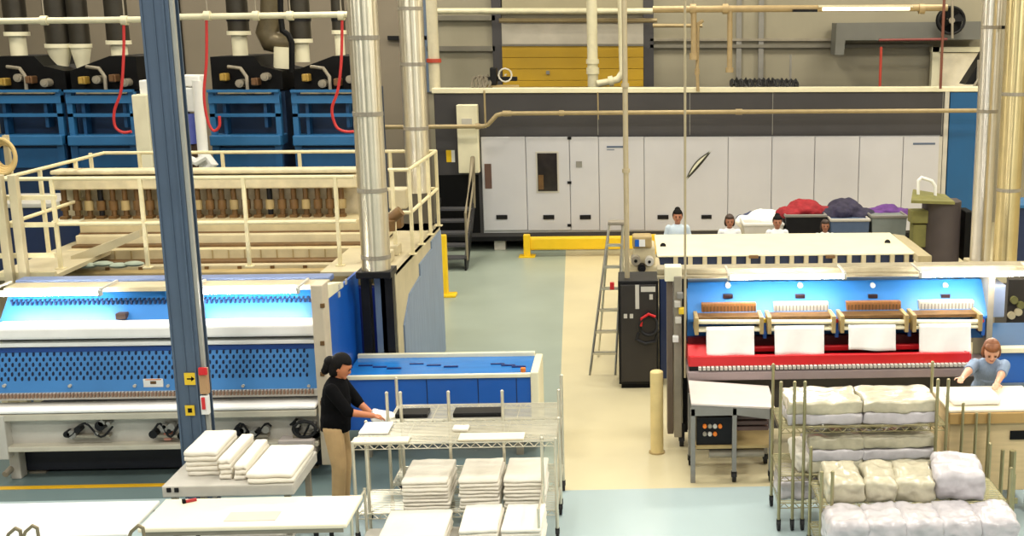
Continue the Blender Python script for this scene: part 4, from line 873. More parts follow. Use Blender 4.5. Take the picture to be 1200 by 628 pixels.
# stainless delivery cart before the folder's left end
ya = 12.0; zt_ = P(860, 472, ya).z; a, b = P(810, 475, ya).x, P(908, 475, ya).x; yk = 12.58
t = thing('delivery_cart', 'low grey steel cart with shiny top before red tray folder', 'cart', ((a+b)/2, ya, 0))
mb = MB(); mb.poly([Vector((a, ya, zt_)), Vector((b, ya, zt_-.06)), Vector((b, yk, zt_)), Vector((a, yk, zt_+.08))], (0, 0, -.025)); mb.build('top_sheet', mat('shiny pale top', (226, 214, 206), .25, .3, .06, 3), t)
mb = MB(); mb.poly([Vector((a, ya, zt_-.02)), Vector((b, ya, zt_-.08)), Vector((b, ya, zt_-.2)), Vector((a+(b-a)*.55, ya, zt_-.14)), Vector((a, ya, zt_-.14))], (0, .02, 0)); mb.build('apron', GREY, t)
for (X, Y) in ((a+.02, ya+.02), (a+(b-a)*.52, ya+.02), (b-.03, ya+.02), (a+.02, yk-.04), (b-.03, yk-.04)):
    mb = MB(); mb.b2(X-.025, X+.025, Y-.02, Y+.02, .0 if Y < 12.3 and X < a+.1 else .1, zt_-.06, .005); lg = mb.build('leg', GREY, t)
    if not (Y < 12.3 and X < a+.1):
        mb = MB(); mb.cyl((X-.02, Y, .055), (X+.02, Y, .055), .055, seg=16); mb.b2(X-.03, X+.03, Y-.02, Y+.02, .06, .12); mb.build('caster', RUB, lg, True)
mb = MB(); mb.b2(a+.06, a+(b-a)*.5, ya+.06, ya+.3, zt_-.55, zt_-.18, .01); mb.build('control_box', BLACKS, t)
mb = MB()
for i in range(7): q = P(826+6*(i % 4), 500+9*(i//4), ya+.03); mb.use([ORANGE, GREYW, GREYL][i % 3]).cyl(q, q+Vector((0, .05, 0)), .022)
mb.build('valve', None, t)
mb = MB(); mb.b2(a+.02, b, ya+.02, yk, .38, .41); mb.build('lower_shelf', TAN, t)
for i in range(5):
    mb = MB(); z = .55+i*.065; mb.b2(a+(b-a)*.56, b-.05, ya+.1, ya+.2, z, z+.045, .008); mb.build('slat', mat('plum brown slat', (96, 74, 68), .5), t)
mb = MB(); mb.cyl((a+.2, ya+.1, .3), (b-.1, ya+.1, .3), .05); mb.build('crossbar', GREYW, t)

# ================================================================== LINEN + RACKS
def soft(sx, sy, sz, seed, amp=.006, bev=.38, cuts=7):
    bm = bmesh.new(); bmesh.ops.create_cube(bm, size=1, matrix=Matrix.Diagonal((sx, sy, sz, 1)))
    bmesh.ops.bevel(bm, geom=list(bm.edges), offset=min(sx, sy, sz)*bev, segments=3, profile=.5, affect='EDGES')
    bmesh.ops.subdivide_edges(bm, edges=[e for e in bm.edges if e.calc_length() > min(sx, sy)*.3], cuts=cuts, use_grid_fill=True)
    for v in bm.verts:
        n = noise.noise_vector(v.co*7+Vector((seed*3.1, seed, 0)))
        v.co += n*amp
        if bev < .3: v.co += noise.noise_vector(v.co*15+Vector((seed, 0, seed*2)))*amp*.7
    bmesh.ops.translate(bm, vec=(0, 0, sz/2), verts=bm.verts)
    bm.normal_update()
    me = bpy.data.meshes.new('soft'); bm.to_mesh(me); bm.free()
    for p in me.polygons: p.use_smooth = True
    return me
SHEET = [soft(.5, .42, .055, i, .008) for i in range(4)]
for m_ in SHEET: m_.materials.append(LINEN)
def stack(x, y, z, n, sx, sy, label, group, rot=0.0, th=.055, seed=0, name='folded_linen', taper=0.0):
    rnd = random.Random(seed*17+5)
    for i in range(n):
        o = bpy.data.objects.new(name, SHEET[(i+seed) % 4]); COL.objects.link(o)
        k = 1-taper*i/max(1, n-1)
        o.location = (x+rnd.uniform(-.008, .008), y+rnd.uniform(-.008, .008), z+i*th*.97); o.rotation_euler = (0, 0, rot+rnd.uniform(-.02, .02)); o.scale = (sx/.5*k, sy/.42*k, th/.055)
        tag(o, (['topmost', 'second from top', 'third from top', 'fourth from top', 'fifth from top', 'sixth from top', 'seventh from top', 'eighth from top'][n-1-i] if i or n > 8 else 'bottom')+' '+label, 'linen', group)
def wire_shelf(mb, x0, x1, y0, y1, z):
    mb.tube([(x0, y0, z), (x1, y0, z), (x1, y1, z), (x0, y1, z)], .006, 6, True)
    mb.tube([(x0, y0, z-.05), (x1, y0, z-.05), (x1, y1, z-.05), (x0, y1, z-.05)], .005, 6, True)
    n = int((y1-y0)/.032)
    for i in range(1, n): mb.tube([(x0, y0+(y1-y0)*i/n, z), (x1, y0+(y1-y0)*i/n, z)], .0045, 4)
    for u in (0, .25, .5, .75, 1): mb.tube([(x0+(x1-x0)*u, y0, z-.006), (x0+(x1-x0)*u, y1, z-.006)], .005, 4)
    n = int((x1-x0)/.05)
    for yy in (y0, y1): mb.tube([(x0+(x1-x0)*i/n, yy, z if i % 2 else z-.05) for i in range(n+1)], .0045, 4)
def rack(label, x0, x1, y0, y1, shelves, ph, mid=(), group=None, m=CHROME, pr=.016):
    t = thing('wire_rack', label, 'rack', ((x0+x1)/2, (y0+y1)/2, 0), group)
    for (X, Y) in [(x0, y0), (x1, y0), (x0, y1), (x1, y1)]+[(u, v) for u, v in mid]:
        mb = MB(); mb.cyl((X, Y, .1), (X, Y, ph), pr, seg=10); mb.ball((X, Y, ph), pr*1.15, seg=8); p = mb.build('post', m, t, True)
        mb = MB(); mb.cyl((X-.014, Y, .055), (X+.014, Y, .055), .055, seg=14); mb.b2(X-.02, X+.02, Y-.018, Y+.018, .06, .115); mb.build('caster', RUB, p, True)
    for z in shelves:
        mb = MB(); wire_shelf(mb, x0, x1, y0, y1, z); mb.build('wire_shelf', m, t)
    return t
# chrome rack before the woman
r0 = G(413, 521, 1.0); r1 = G(650, 521, 1.0); rb = G(420, 489, 1.0)
RX0, RX1, RY0, RY1 = r0.x, r1.x, r0.y, min(rb.y, 11.25)
rack('low chrome wire rack of white linen piles in front of woman in black', RX0, RX1, RY0, RY1, (1.0, .3), 1.02, [(RX0+.12, RY0+.02), (RX1-.13, RY0+.02)])
print('rack1', RX0, RX1, RY0, RY1)
# piles on lower shelf: back row of three, front row of three
nmx = ['left', 'middle', 'right']
for i, (xa, xb) in enumerate(((470, 525), (536, 584), (589, 638))):
    c = G((xa+xb)/2, 565, .6)
    wx = (G(xb, 572, .6).x-G(xa, 572, .6).x)
    stack(c.x, RY0+.33, .31, 8, wx, .6, 'white folded linen in the taller %s pile inside low chrome rack' % nmx[i], '%s rear linen pile' % nmx[i], 0, .038, i)
t = thing('linen_cart', 'low white wheeled linen cart in front of the chrome rack', 'cart', ((RX0+RX1)/2, RY0-.42, 0))
mb = MB(); mb.b2(RX0+.12, RX1-.12, RY0-.72, RY0-.1, .16, .2, .01); mb.build('deck', GREYL, t)
for X in (RX0+.12, RX1-.12):
    for Y in (RY0-.7, RY0-.14):
        mb = MB(); mb.cyl((X, Y, .1), (X, Y, .62), .014, seg=8); p = mb.build('post', CHROME, t, True)
        mb = MB(); mb.cyl((X-.014, Y, .055), (X+.014, Y, .055), .055, seg=14); mb.b2(X-.02, X+.02, Y-.018, Y+.018, .06, .115); mb.build('caster', RUB, p, True)
mb = MB()
for z in (.6,): mb.tube([(RX0+.12, RY0-.7, z), (RX0+.12, RY0-.14, z)], .01, 6); mb.tube([(RX1-.12, RY0-.7, z), (RX1-.12, RY0-.14, z)], .01, 6)
mb.build('side_rail', CHROME, t)
for i, (xa, xb) in enumerate(((446, 526), (540, 588), (590, 640))):
    c = G((xa+xb)/2-4, 618, .45); wx = (G(xb, 618, .45).x-G(xa, 618, .45).x)*.95
    stack(c.x, RY0-.42, .2, 5 + (i > 0), wx, .6, 'white folded linen in %s pile at bottom edge before chrome rack' % nmx[i], '%s front linen pile' % nmx[i], 0, .04, i+5)
# things lying on the rack top
o = bpy.data.objects.new('folded_linen', soft(.28, .3, .03, 9)); COL.objects.link(o); o.data.materials.append(LINENW); q = G(441, 503, 1.01); o.location = (q.x, q.y, 1.006); tag(o, 'flat white cloth lying on rack top under her hands', 'linen')
o = bpy.data.objects.new('cloth_bundle', soft(.16, .14, .03, 11, .012)); COL.objects.link(o); o.data.materials.append(LINEN); q = G(540, 503, 1.01); o.location = (q.x, q.y, 1.006); tag(o, 'small white cloth lying mid way along the chrome rack top', 'linen')
q0, q1 = G(413, 524, 1.01), G(470, 505, 1.01); mb = MB(); mb.b2(RX0-.01, RX0+.52, RY0-.01, RY0+.13, 1.006, 1.03, .008); tag(mb.build('cream_board', TABLE), 'narrow cream board on left front of chrome rack top', 'board')
mb = MB(); mb.b2(RX0+.98, RX1-.3, RY0+.02, RY0+.2, 1.006, 1.025, .006); tag(mb.build('cream_board', TABLE), 'long cream board on right part of chrome rack top', 'board')
# second rack behind, with posts standing up against the blue conveyor
ry0 = RY1+.12
ry1 = ry0+.5
rack('taller chrome rack standing between low rack and blue stacking conveyor', P(454, 480, ry0).x, P(655, 480, ry0).x, ry0, ry1, (.98, .82, .3), P(500, 460, ry0).z,
     [(P(x, 480, ry0).x, ry0) for x in (470, 526, 589)])
for i, (xa, xb, y) in enumerate(((462, 500, 477), (530, 588, 476))):
    mb = MB(); X0, X1 = P(xa, y, ry0+.05).x, P(xb, y, ry0+.05).x; mb.b2(X0, X1, ry0+.06, ry0+.26, .985, 1.03, .006); mb.use(BLACKS).b2(X0+.1, X1-.05, ry0+.055, ry0+.07, 1.0, 1.02)
    tag(mb.build('slatted_tray', None), ['brown', 'grey'][i]+' shallow tray on taller chrome rack, %s one' % ['left', 'right'][i], 'tray')
# ------------------------------------------------ table, paper, linen cart at lower left
def table(name, label, x0, x1, y0, y1, z, m, legs=True):
    t = thing(name, label, 'table', ((x0+x1)/2, (y0+y1)/2, 0))
    mb = MB(); mb.b2(x0, x1, y0, y1, z-.04, z, .012); mb.build('table_top', m, t)
    mb = MB(); mb.b2(x0+.04, x1-.04, y0+.03, y0+.05, z-.085, z-.04); mb.b2(x0+.04, x1-.04, y1-.05, y1-.03, z-.085, z-.04); mb.build('frame', GREYW, t)
    for X in (x0+.28, x1-.28):
        mb = MB(); mb.tube([(X, y0+.06, 0), (X, y0+.08, z-.06), (X, y1-.08, z-.06), (X, y1-.06, 0)], .016, 8); mb.tube([(X, y0+.07, .25), (X, y1-.07, .25)], .012, 8); mb.tube([(X, (y0+y1)/2, z-.07), (X+(.3 if X < (x0+x1)/2 else -.3), (y0+y1)/2, z-.06)], .01, 6); mb.build('leg', BLACKS, t, True)
    return t
c0, c1 = G(163, 619.5, .74), G(192, 584.5, .74); xR = G(414, 600, .74).x
table('folding_table', 'cream folding table with papers at bottom, beside chrome rack', (c0.x+c1.x)/2, xR, c0.y, c1.y, .74, TABLE)
e0, e1 = G(90, 627, .74), G(90, 588, .74)
table('folding_table', 'pale grey empty table at the bottom left corner', G(-60, 600, .74).x, (c0.x+c1.x)/2-.04, e0.y, e1.y, .74, TABLEP)
a, b = G(262, 611, .741), G(330, 599, .741); mb = MB(); mb.b2(a.x, b.x, a.y, b.y, .741, .744); tag(mb.build('paper_sheet', PAPER), 'pinkish paper sheet lying on the cream folding table', 'paper')
q = G(222, 587, .75); t = thing('red_clip', 'small red clip at back edge of cream folding table', 'clip', (q.x, q.y, .741))
M = Matrix.Translation(q) @ Matrix.Rotation(.5, 4, 'Z') @ Matrix.Translation(-q)
mb = MB(); mb.b2(q.x-.05, q.x+.06, q.y-.015, q.y+.015, .741, .765, .005, M); mb.build('body', mat('clip red', (170, 40, 44), .5), t)
mb = MB(); mb.b2(q.x-.06, q.x-.03, q.y-.02, q.y+.02, .741, .775, .004, M); mb.build('grip', BLACK, t)
for i, (x, lab) in enumerate(((18, 'first bent grey handle from the left at bottom edge'), (38, 'second bent grey handle from the left at bottom edge'), (162, 'bent grey handle at corner between the two tables'))):
    Y = e0.y-.2; p = P(x, 616 if i else 619, Y); mb = MB(); mb.tube([(p.x-.11, Y, .0), (p.x-.11, Y, p.z-.16), (p.x-.06, Y, p.z-.05), (p.x, Y, p.z), (p.x+.035, Y, p.z-.02), (p.x+.04, Y, p.z-.2), (p.x+.04, Y, 0)], .014, 8)
    tag(mb.build('bent_handle', mat('dull olive grey tube', (140, 130, 104), .4, .4), None, True), lab, 'handle')
# linen cart with white folded piles
zk = .80; k0 = G(189, 570, zk); k1 = G(223, 531, zk); kx1 = G(332, 583, zk).x
t = thing('linen_cart', 'white topped linen cart between column and cream table', 'cart', ((k0.x+kx1)/2, (k0.y+k1.y)/2, 0))
ky0, ky1 = k0.y, k1.y
mb = MB(); mb.b2(k0.x, kx1, ky0, ky1, zk-.11, zk, .012); mb.build('top', GREYL, t)
for X in (k0.x+.08, kx1-.08):
    for Y in (ky0+.08, ky1-.08):
        mb = MB(); mb.b2(X-.025, X+.025, Y-.025, Y+.025, .1, zk-.1); p = mb.build('leg', GREYW, t)
        mb = MB(); mb.cyl((X-.02, Y, .055), (X+.02, Y, .055), .055, seg=14); mb.b2(X-.025, X+.025, Y-.02, Y+.02, .06, .11); mb.build('caster', RUB, p, True)
mb = MB(); mb.b2(k0.x+.05, kx1-.05, ky0+.05, ky1-.05, .25, .28); mb.build('lower_shelf', GREYL, t)
mb = MB()
for i, x in enumerate((195, 204)): mb.px(x, 572, x+5, 577, ky0-.01, .012, .002)
mb.build('latch', BLACKS, t)
lp_ = [(247, 549, .33, 7, 'leftmost'), (275, 556, .14, 5, 'second'), (289, 559, .12, 4, 'third'), (311, 563, .33, 2, 'rightmost')]
xo = k0.x+.14
for i, (wx, n, nmn) in enumerate(((.30, 5, 'leftmost, highest'), (.11, 4, 'narrow second'), (.11, 3, 'narrow third'), (.42, 2, 'rightmost, lowest'))):
    stack(xo+wx/2, (ky0+ky1)/2+[.1, .06, .04, -.03][i], zk, n, wx, ky1-ky0-[.24, .14, .14, .08][i], 'white folded linen in the %s pile on cart beside column' % nmn, '%s pile on linen cart' % nmn, 0, .05, i+9)
    xo += wx+.03

# ------------------------------------------------ right rack of wrapped bundles
def bundle(x, y, z, sx, sy, sz, label, group=None, m=WRAP, seed=0, rot=0.0, tilt=0.0):
    me = soft(sx, sy, sz, seed, .022, .2, 11); me.materials.append(m)
    o = bpy.data.objects.new('wrapped_bundle', me); COL.objects.link(o); o.location = (x, y, z); o.rotation_euler = (tilt, 0, rot); return tag(o, label, 'linen bundle', group)
yq0, yq1 = 10.75, 11.35
qx0, qx1 = P(914, 520, yq0).x, P(1108, 520, yq0).x
zq = lambda y: P(1010, y, yq0).z
sh = [zq(503), zq(556), zq(620)]
OLCH = mat('olive chrome', (164, 156, 118), .35, .7, .1, 8)
rack('tall chrome rack full of wrapped linen before the red tray folder', qx0, qx1, yq0, yq1, [zq(500), zq(556), .28], zq(447), [(P(930, 520, yq0).x, yq0), (P(1096, 520, yq0).x, yq0), (P(942, 520, yq0).x, yq0-.0)], m=OLCH)
w = (qx1-qx0-.14)/2
for lv, (z0, hts, lv_n) in enumerate(((zq(500)+.008, (.115, .115), 'top'), (zq(556)+.008, (.12, .12, .12), 'middle'))):
    for j, hh in enumerate(hts):
        for i in range(2):
            z = z0+sum(hts[:j]); x = qx0+.07+w*(i+.5)+(.0 if lv == 0 else .12*(1-i)); ww = w*.98-(.0 if lv == 0 else .18*(1-i))
            word = [['bottom', 'top'], ['bottom', 'middle', 'top']][lv][j]
            bundle(x, (yq0+yq1)/2, z, ww, .54, hh, 'wrapped linen bundle, %s layer, %s half of the rack\'s %s shelf' % (word, ['left', 'right'][i], lv_n), None, WRAP2 if j == (0 if lv == 0 else 1) else WRAP, lv*7+j*3+i)
for i in range(4):
    bundle(qx0+.2+i*.42, (yq0+yq1)/2, .29, .38, .5, .2, 'pale wrapped bundle on the lowest shelf of tall chrome rack, %s' % ['leftmost', 'second from left', 'third from left', 'rightmost'][i], 'bundles on lowest shelf', WRAP2, i+30)
bundle(P(943, 560, yq0+.1).x, (yq0+yq1)/2, zq(556)+.01, .2, .5, .2, 'white tall bundle at left end of tall chrome rack', None, LINEN, 41)
t = thing('support_board', 'x', 'board', (0, 0, 0)); bpy.data.objects.remove(t); LABELS.pop('x')
# front cart with four wrapped bundles
yn0 = 9.75; zn = .66
nx0, nx1 = P(962, 600, yn0).x, P(1182, 600, yn0).x
rack('front wire cart of puffy wrapped bundles at bottom right', nx0, nx1, yn0, yn0+.62, [zn, .25], P(1080, 537, yn0+.3).z, [(P(968, 600, yn0).x+.05, yn0)], m=OLCH)
xsb = [(972, 1018), (1020, 1060), (1058, 1106), (1106, 1166)]
names4 = ['leftmost', 'second from left', 'third from left', 'rightmost and largest']
for i, (a, b) in enumerate(xsb):
    q = G((a+b)/2, 578, zn+.15); ww = (b-a)/F*11.2*.92
    bundle(q.x, yn0+.33, zn+.01, ww, .52, .2 if i < 3 else .27, 'puffy wrapped bundle on front wire cart, %s' % names4[i], None, WRAP if i < 3 else WRAP2, 50+i, (-.12 if i else 0)+(.0), .06)
for i in range(5):
    q = P(985+i*42, 618, yn0+.05); bundle(q.x, yn0+.2-.38, .42, .36, .48, .27, 'white wrapped bundle in the row along bottom edge before front cart, %s' % ['leftmost', 'second from left', 'middle one', 'fourth from left', 'rightmost'][i], 'bundles along the bottom edge', WRAP2, 60+i)
t = thing('low_trolley', 'low trolley under the bottom edge row of white bundles', 'trolley', (P(1069, 618, yn0).x, yn0-.18, 0))
mb = MB(); mb.b2(nx0+.05, nx1-.05, yn0-.46, yn0-.03, .24, .42, .01); mb.build('deck', OLCH, t)
for X in (nx0+.15, nx1-.15):
    for Y in (yn0-.4, yn0-.1):
        mb = MB(); mb.cyl((X-.02, Y, .09), (X+.02, Y, .09), .09, seg=14); mb.b2(X-.03, X+.03, Y-.03, Y+.03, .1, .25); mb.build('caster', RUB, t, True)
# tan cart at right
yt0, yt1 = 11.0, 11.75; tx0, tx1 = P(1113, 520, yt0).x, P(1225, 520, yt0).x; zt1 = P(1160, 480, yt0).z
t = thing('sorting_cart', 'tan boarded cart with upright posts, before the leaning woman', 'cart', ((tx0+tx1)/2, (yt0+yt1)/2, 0))
mb = MB(); mb.b2(tx0, tx1, yt0+.03, yt1, .25, zt1-.05, .01); mb.build('box', TANB, t)
mb = MB(); mb.b2(tx0-.02, tx1, yt0, yt1+.02, zt1-.03, zt1, .01); mb.build('top_board', TABLE, t)
mb = MB(); mb.b2(tx0-.02, tx1, yt0-.02, yt0+.03, P(1160, 496, yt0).z, zt1-.03, .008); mb.build('rail', TAND, t)
for x in (1127, 1143, 1158):
    mb = MB(); q = P(x, 510, yt0-.04).x; mb.cyl((q, yt0-.04, .3), (q, yt0-.04, P(x, 470 if x == 1127 else 482, yt0).z), .016, seg=8); mb.build('post', OLCH, t, True)
mb = MB(); mb.px(1184, 505, 1203, 515, yt0+.015, .02); mb.build('slot', BLACK, t)
for X in (tx0+.1, tx1-.1):
    for Y in (yt0+.1, yt1-.1):
        mb = MB(); mb.cyl((X-.02, Y, .08), (X+.02, Y, .08), .08, seg=14); mb.b2(X-.03, X+.03, Y-.03, Y+.03, .08, .26); mb.build('caster', RUB, t, True)
t = thing('tube_frame', 'short olive tube frame at right edge beside front cart', 'frame', (P(1183, 600, 10.6).x, 10.6, 0))
for (x, y) in ((1171, 527), (1183, 528), (1190, 560)):
    mb = MB(); q = P(x, 600, 10.6); mb.cyl((q.x, 10.6+(.1 if x == 1190 else 0), 0), (q.x, 10.6+(.1 if x == 1190 else 0), P(x, y, 10.6).z), .02 if x != 1183 else .035, seg=8); mb.build('post', OLCH, t, True)
mb = MB(); mb.b2(P(1169, 590, 10.6).x, P(1192, 590, 10.6).x, 10.59, 10.61, P(1180, 590, 10.6).z, P(1180, 584, 10.6).z); mb.build('crossbar', OLCH, t)
# cloth under the leaning woman's hands
o = bpy.data.objects.new('folded_linen', soft(.5, .36, .08, 77, .01)); COL.objects.link(o); o.data.materials.append(LINENW); q = P(1135, 462, 11.2); o.location = (P(1139, 462, 11.3).x, 11.3, zt1+.002); tag(o, 'white cloth on tan cart under leaning woman hands', 'linen')

# ================================================================== PEOPLE
SKIN = {}
def skinm(n, rgb): return mat('skin '+n, rgb, .5, 0, .05, 12)
def remesh_obj(name, mb, m, parent, vox, it=4):
    o = mb.build(name, m, parent)
    md = o.modifiers.new('r', 'REMESH'); md.mode = 'VOXEL'; md.voxel_size = vox; md.use_smooth_shade = True
    sm = o.modifiers.new('s', 'SMOOTH'); sm.iterations = it; sm.factor = .5
    bpy.context.view_layer.update()
    dg = bpy.context.evaluated_depsgraph_get(); me = bpy.data.meshes.new_from_object(o.evaluated_get(dg)); o.modifiers.clear(); o.data = me
    if not me.materials: me.materials.append(m)
    for p in me.polygons: p.use_smooth = True
    return o
def cap(mb, a, b, ra, rb, seg=14):
    mb.cyl(a, b, ra, rb, seg); mb.ball(a, ra, seg=seg); mb.ball(b, rb, seg=seg)
def ik(a, c, l1, l2, pole):
    d = c-a; L = min(d.length, (l1+l2)*.999); d.normalize(); c = a+d*L
    x = (l1*l1-l2*l2+L*L)/(2*L); h = math.sqrt(max(0, l1*l1-x*x)); p = pole-d*pole.dot(d); p.normalize()
    return a+d*x+p*h, c
def person(label, loc, ang, Ht, lean, headp, hands, skin, shirt, trous, hairc, style, vox, sleeve=1.0, headturn=0.0, full=True, puff=.012):
    t = thing('person', label, 'person', loc); L = Vector(loc)
    f = Vector((math.cos(ang), math.sin(ang), 0)); s = Vector((-f.y, f.x, 0)); u = Vector((0, 0, 1))
    hip = L+u*.53*Ht-f*.25*math.sin(R(lean))*Ht*.25
    tv = u*math.cos(R(lean))+f*math.sin(R(lean)); fv = f*math.cos(R(lean))-u*math.sin(R(lean))
    chest = hip+tv*.19*Ht; nb = hip+tv*.295*Ht
    sh = {k: nb-tv*.025*Ht+s*k*.098*Ht for k in (1, -1)}
    hv = u*math.cos(R(headp))+f*math.sin(R(headp)); 
    ft = (f*math.cos(headturn)+s*math.sin(headturn)); hf = ft*math.cos(R(headp))-u*math.sin(R(headp)); hs = hv.cross(hf)*1.0
    hc = nb+tv*.035*Ht+hv*.075*Ht
    B = MB(); BM = Matrix((( s.x, fv.x, tv.x, 0), (s.y, fv.y, tv.y, 0), (s.z, fv.z, tv.z, 0), (0, 0, 0, 1)))
    HM = Matrix(((hs.x, hf.x, hv.x, 0), (hs.y, hf.y, hv.y, 0), (hs.z, hf.z, hv.z, 0), (0, 0, 0, 1)))
    B.ball(chest+tv*.02*Ht, .1*Ht, (.92, .66, 1.15), 18, BM); B.ball(hip+tv*.03*Ht, .1*Ht, (.95, .75, .95), 18, BM); cap(B, hip+tv*.05*Ht, chest, .085*Ht*.82, .085*Ht*.85)
    cap(B, nb-tv*.02*Ht, hc-hv*.03*Ht, .034*Ht, .031*Ht)
    hr_ = .066*Ht
    B.ball(hc, hr_, (.78, .92, 1.08), 20, HM); B.ball(hc-hv*.035*Ht+hf*.016*Ht, hr_*.72, (.8, .9, .8), 16, HM)
    B.ball(hc+hf*.062*Ht-hv*.012*Ht, .011*Ht, (.8, 1, 1.3), 10, HM); B.ball(hc+hf*.052*Ht-hv*.055*Ht, .016*Ht, (1.2, .8, .7), 10, HM)
    for k in (1, -1): B.ball(hc+hs*k*.052*Ht-hv*.008*Ht, .014*Ht, (.4, .8, 1.3), 10, HM)
    arms = {}
    for k in (1, -1):
        tgt = hands.get(k)
        if tgt is None: tgt = sh[k]-u*.3*Ht+f*.06*Ht+s*k*.04*Ht
        el, wr = ik(sh[k], Vector(tgt), .172*Ht, .15*Ht, -u*.8-f*.5+s*k*.5)
        arms[k] = (el, wr); cap(B, sh[k], el, .032*Ht, .026*Ht); cap(B, el, wr, .026*Ht, .0175*Ht)
        d = (wr-el).normalized(); side = d.cross(u).normalized() if abs(d.z) < .95 else s; nrm = side.cross(d).normalized()
        pm = wr+d*.05*Ht*.95
        PM = Matrix(((side.x, d.x, nrm.x, 0), (side.y, d.y, nrm.y, 0), (side.z, d.z, nrm.z, 0), (0, 0, 0, 1)))
        B.ball(wr+d*.028*Ht, .03*Ht, (.8, 1.0, .42), 12, PM)
        for j, (o_, ln) in enumerate(((-.7, .8), (-.24, 1.0), (.24, .93), (.7, .72))):
            b0 = wr+d*.045*Ht+side*o_*.024*Ht; b1 = b0+d*.022*Ht*ln-nrm*.004*Ht; b2 = b1+d*.02*Ht*ln-nrm*.012*Ht
            cap(B, b0, b1, .0058*Ht, .0055*Ht, 8); cap(B, b1, b2, .0055*Ht, .0045*Ht, 8)
        b0 = wr+d*.018*Ht-side*k*.022*Ht; b1 = b0+d*.02*Ht-side*k*.016*Ht; b2 = b1+d*.018*Ht-side*k*.002*Ht-nrm*.006*Ht
        cap(B, b0, b1, .0068*Ht, .006*Ht, 8); cap(B, b1, b2, .006*Ht, .005*Ht, 8)
    legs = {}
    for k in (1, -1):
        hj = hip+s*k*.05*Ht; kn = L+s*k*.055*Ht+u*.285*Ht+f*.02*Ht; an = L+s*k*.055*Ht+u*.045*Ht
        legs[k] = (hj, kn, an); cap(B, hj, kn, .055*Ht, .036*Ht); cap(B, kn, an, .034*Ht, .022*Ht); cap(B, an-u*.015*Ht, an-u*.02*Ht+f*.085*Ht, .022*Ht, .016*Ht)
    remesh_obj('body', B, skin, t, vox)
    C = MB(); e = puff
    C.ball(chest+tv*.02*Ht, .1*Ht+e, (.95, .7, 1.12), 18, BM); C.ball(hip+tv*.05*Ht, .1*Ht+e, (.98, .8, .85), 18, BM); C.cyl(hip-tv*.02*Ht, chest, .088*Ht+(puff-.012)*.6, .086*Ht+(puff-.012)*.6, 18)
    for k in (1, -1):
        el, wr = arms[k]; C.ball(sh[k], .036*Ht+.008); 
        se = sh[k]+(el-sh[k])*min(1, sleeve*2); C.cyl(sh[k], se, .037*Ht+.006, .033*Ht+.006, 14)
        if sleeve > .5: C.ball(el, .031*Ht+.006); C.cyl(el, el+(wr-el)*(sleeve-.5)*2, .031*Ht+.006, .025*Ht+.006, 14)
        cap(C, nb-tv*.03*Ht, sh[k], .034*Ht, .036*Ht)
    C.cyl(nb-tv*.04*Ht, nb+tv*.008*Ht, .05*Ht, .04*Ht, 14)
    remesh_obj('shirt', C, shirt, t, max(vox, .009), 3)
    if full:
        D = MB(); D.ball(hip+tv*.01*Ht, .1*Ht+.008, (.97, .78, .8), 18, BM)
        for k in (1, -1):
            hj, kn, an = legs[k]; cap(D, hj, kn, .06*Ht+.006, .043*Ht+.006); D.ball(kn, .043*Ht+.006); D.cyl(kn, an+u*.0*Ht, .043*Ht+.006, .036*Ht+.006, 14)
        remesh_obj('trousers', D, trous, t, max(vox, .009), 3)
        for k in (1, -1):
            an = legs[k][2]; E = MB(); E.ball(an-u*.022*Ht+f*.035*Ht, .03*Ht, (.8, 2.1, .72), 14, Matrix(((s.x, f.x, 0, 0), (s.y, f.y, 0, 0), (0, 0, 1, 0), (0, 0, 0, 1)))); E.b2(-.001, .001, -.001, .001, 0, .001) if False else None
            E.build('shoe', BLACK, t, True)
    Hh = MB(); Hh.ball(hc+hv*.012*Ht-hf*.012*Ht, hr_*1.07, (.84, .95, 1.06), 20, HM); 
    Hh.ball(hc-hf*.03*Ht-hv*.02*Ht, hr_*.85, (.9, .75, 1.0), 16, HM)
    if style == 'pony':
        Hh.ball(hc-hf*.072*Ht-hv*.012*Ht, .034*Ht, (1, 1, 1), 12, HM); cap(Hh, hc-hf*.075*Ht-hv*.01*Ht, hc-hf*.085*Ht-hv*.06*Ht-u*.02*Ht, .03*Ht, .018*Ht); Hh.ball(hc-hv*.03*Ht-hf*.02*Ht, hr_*.92, (.9, .7, 1), 16, HM)
    elif style == 'bun': Hh.ball(hc-hf*.03*Ht+hv*.075*Ht, .03*Ht, (1.1, 1, .9), 12, HM)
    elif style == 'full':
        for k in (1, -1): Hh.ball(hc+hs*k*.042*Ht-hv*.02*Ht-hf*.01*Ht, .034*Ht, (.7, 1.1, 1.5), 12, HM)
        Hh.ball(hc+hv*.055*Ht+hf*.015*Ht, .045*Ht, (1.1, 1, .6), 12, HM)
    # keep the face clear of hair
    ho = Hh.build('hair', hairc, t)
    bm = bmesh.new(); bm.from_mesh(ho.data); org = ORG[t.name]
    kill = [v for v in bm.verts if ((v.co+org-hc).dot(hf) > .024*Ht and (v.co+org-hc).dot(hv) < .034*Ht)]
    bmesh.ops.delete(bm, geom=kill, context='VERTS'); bm.to_mesh(ho.data); bm.free()
    for p in ho.data.polygons: p.use_smooth = True
    sd = ho.modifiers.new('thick', 'SOLIDIFY'); sd.thickness = .012; sd.offset = 1
    for k in (1, -1):
        E = MB(); E.ball(hc+hf*.0575*Ht+hs*k*.02*Ht+hv*.006*Ht, .0065*Ht, (1.3, .5, .7), 8, HM); E.build('eye', BLACK, t, True)
        E = MB(); E.ball(hc+hf*.058*Ht+hs*k*.02*Ht+hv*.017*Ht, .009*Ht, (1.4, .4, .25), 8, HM); E.build('eyebrow', hairc, t, True)
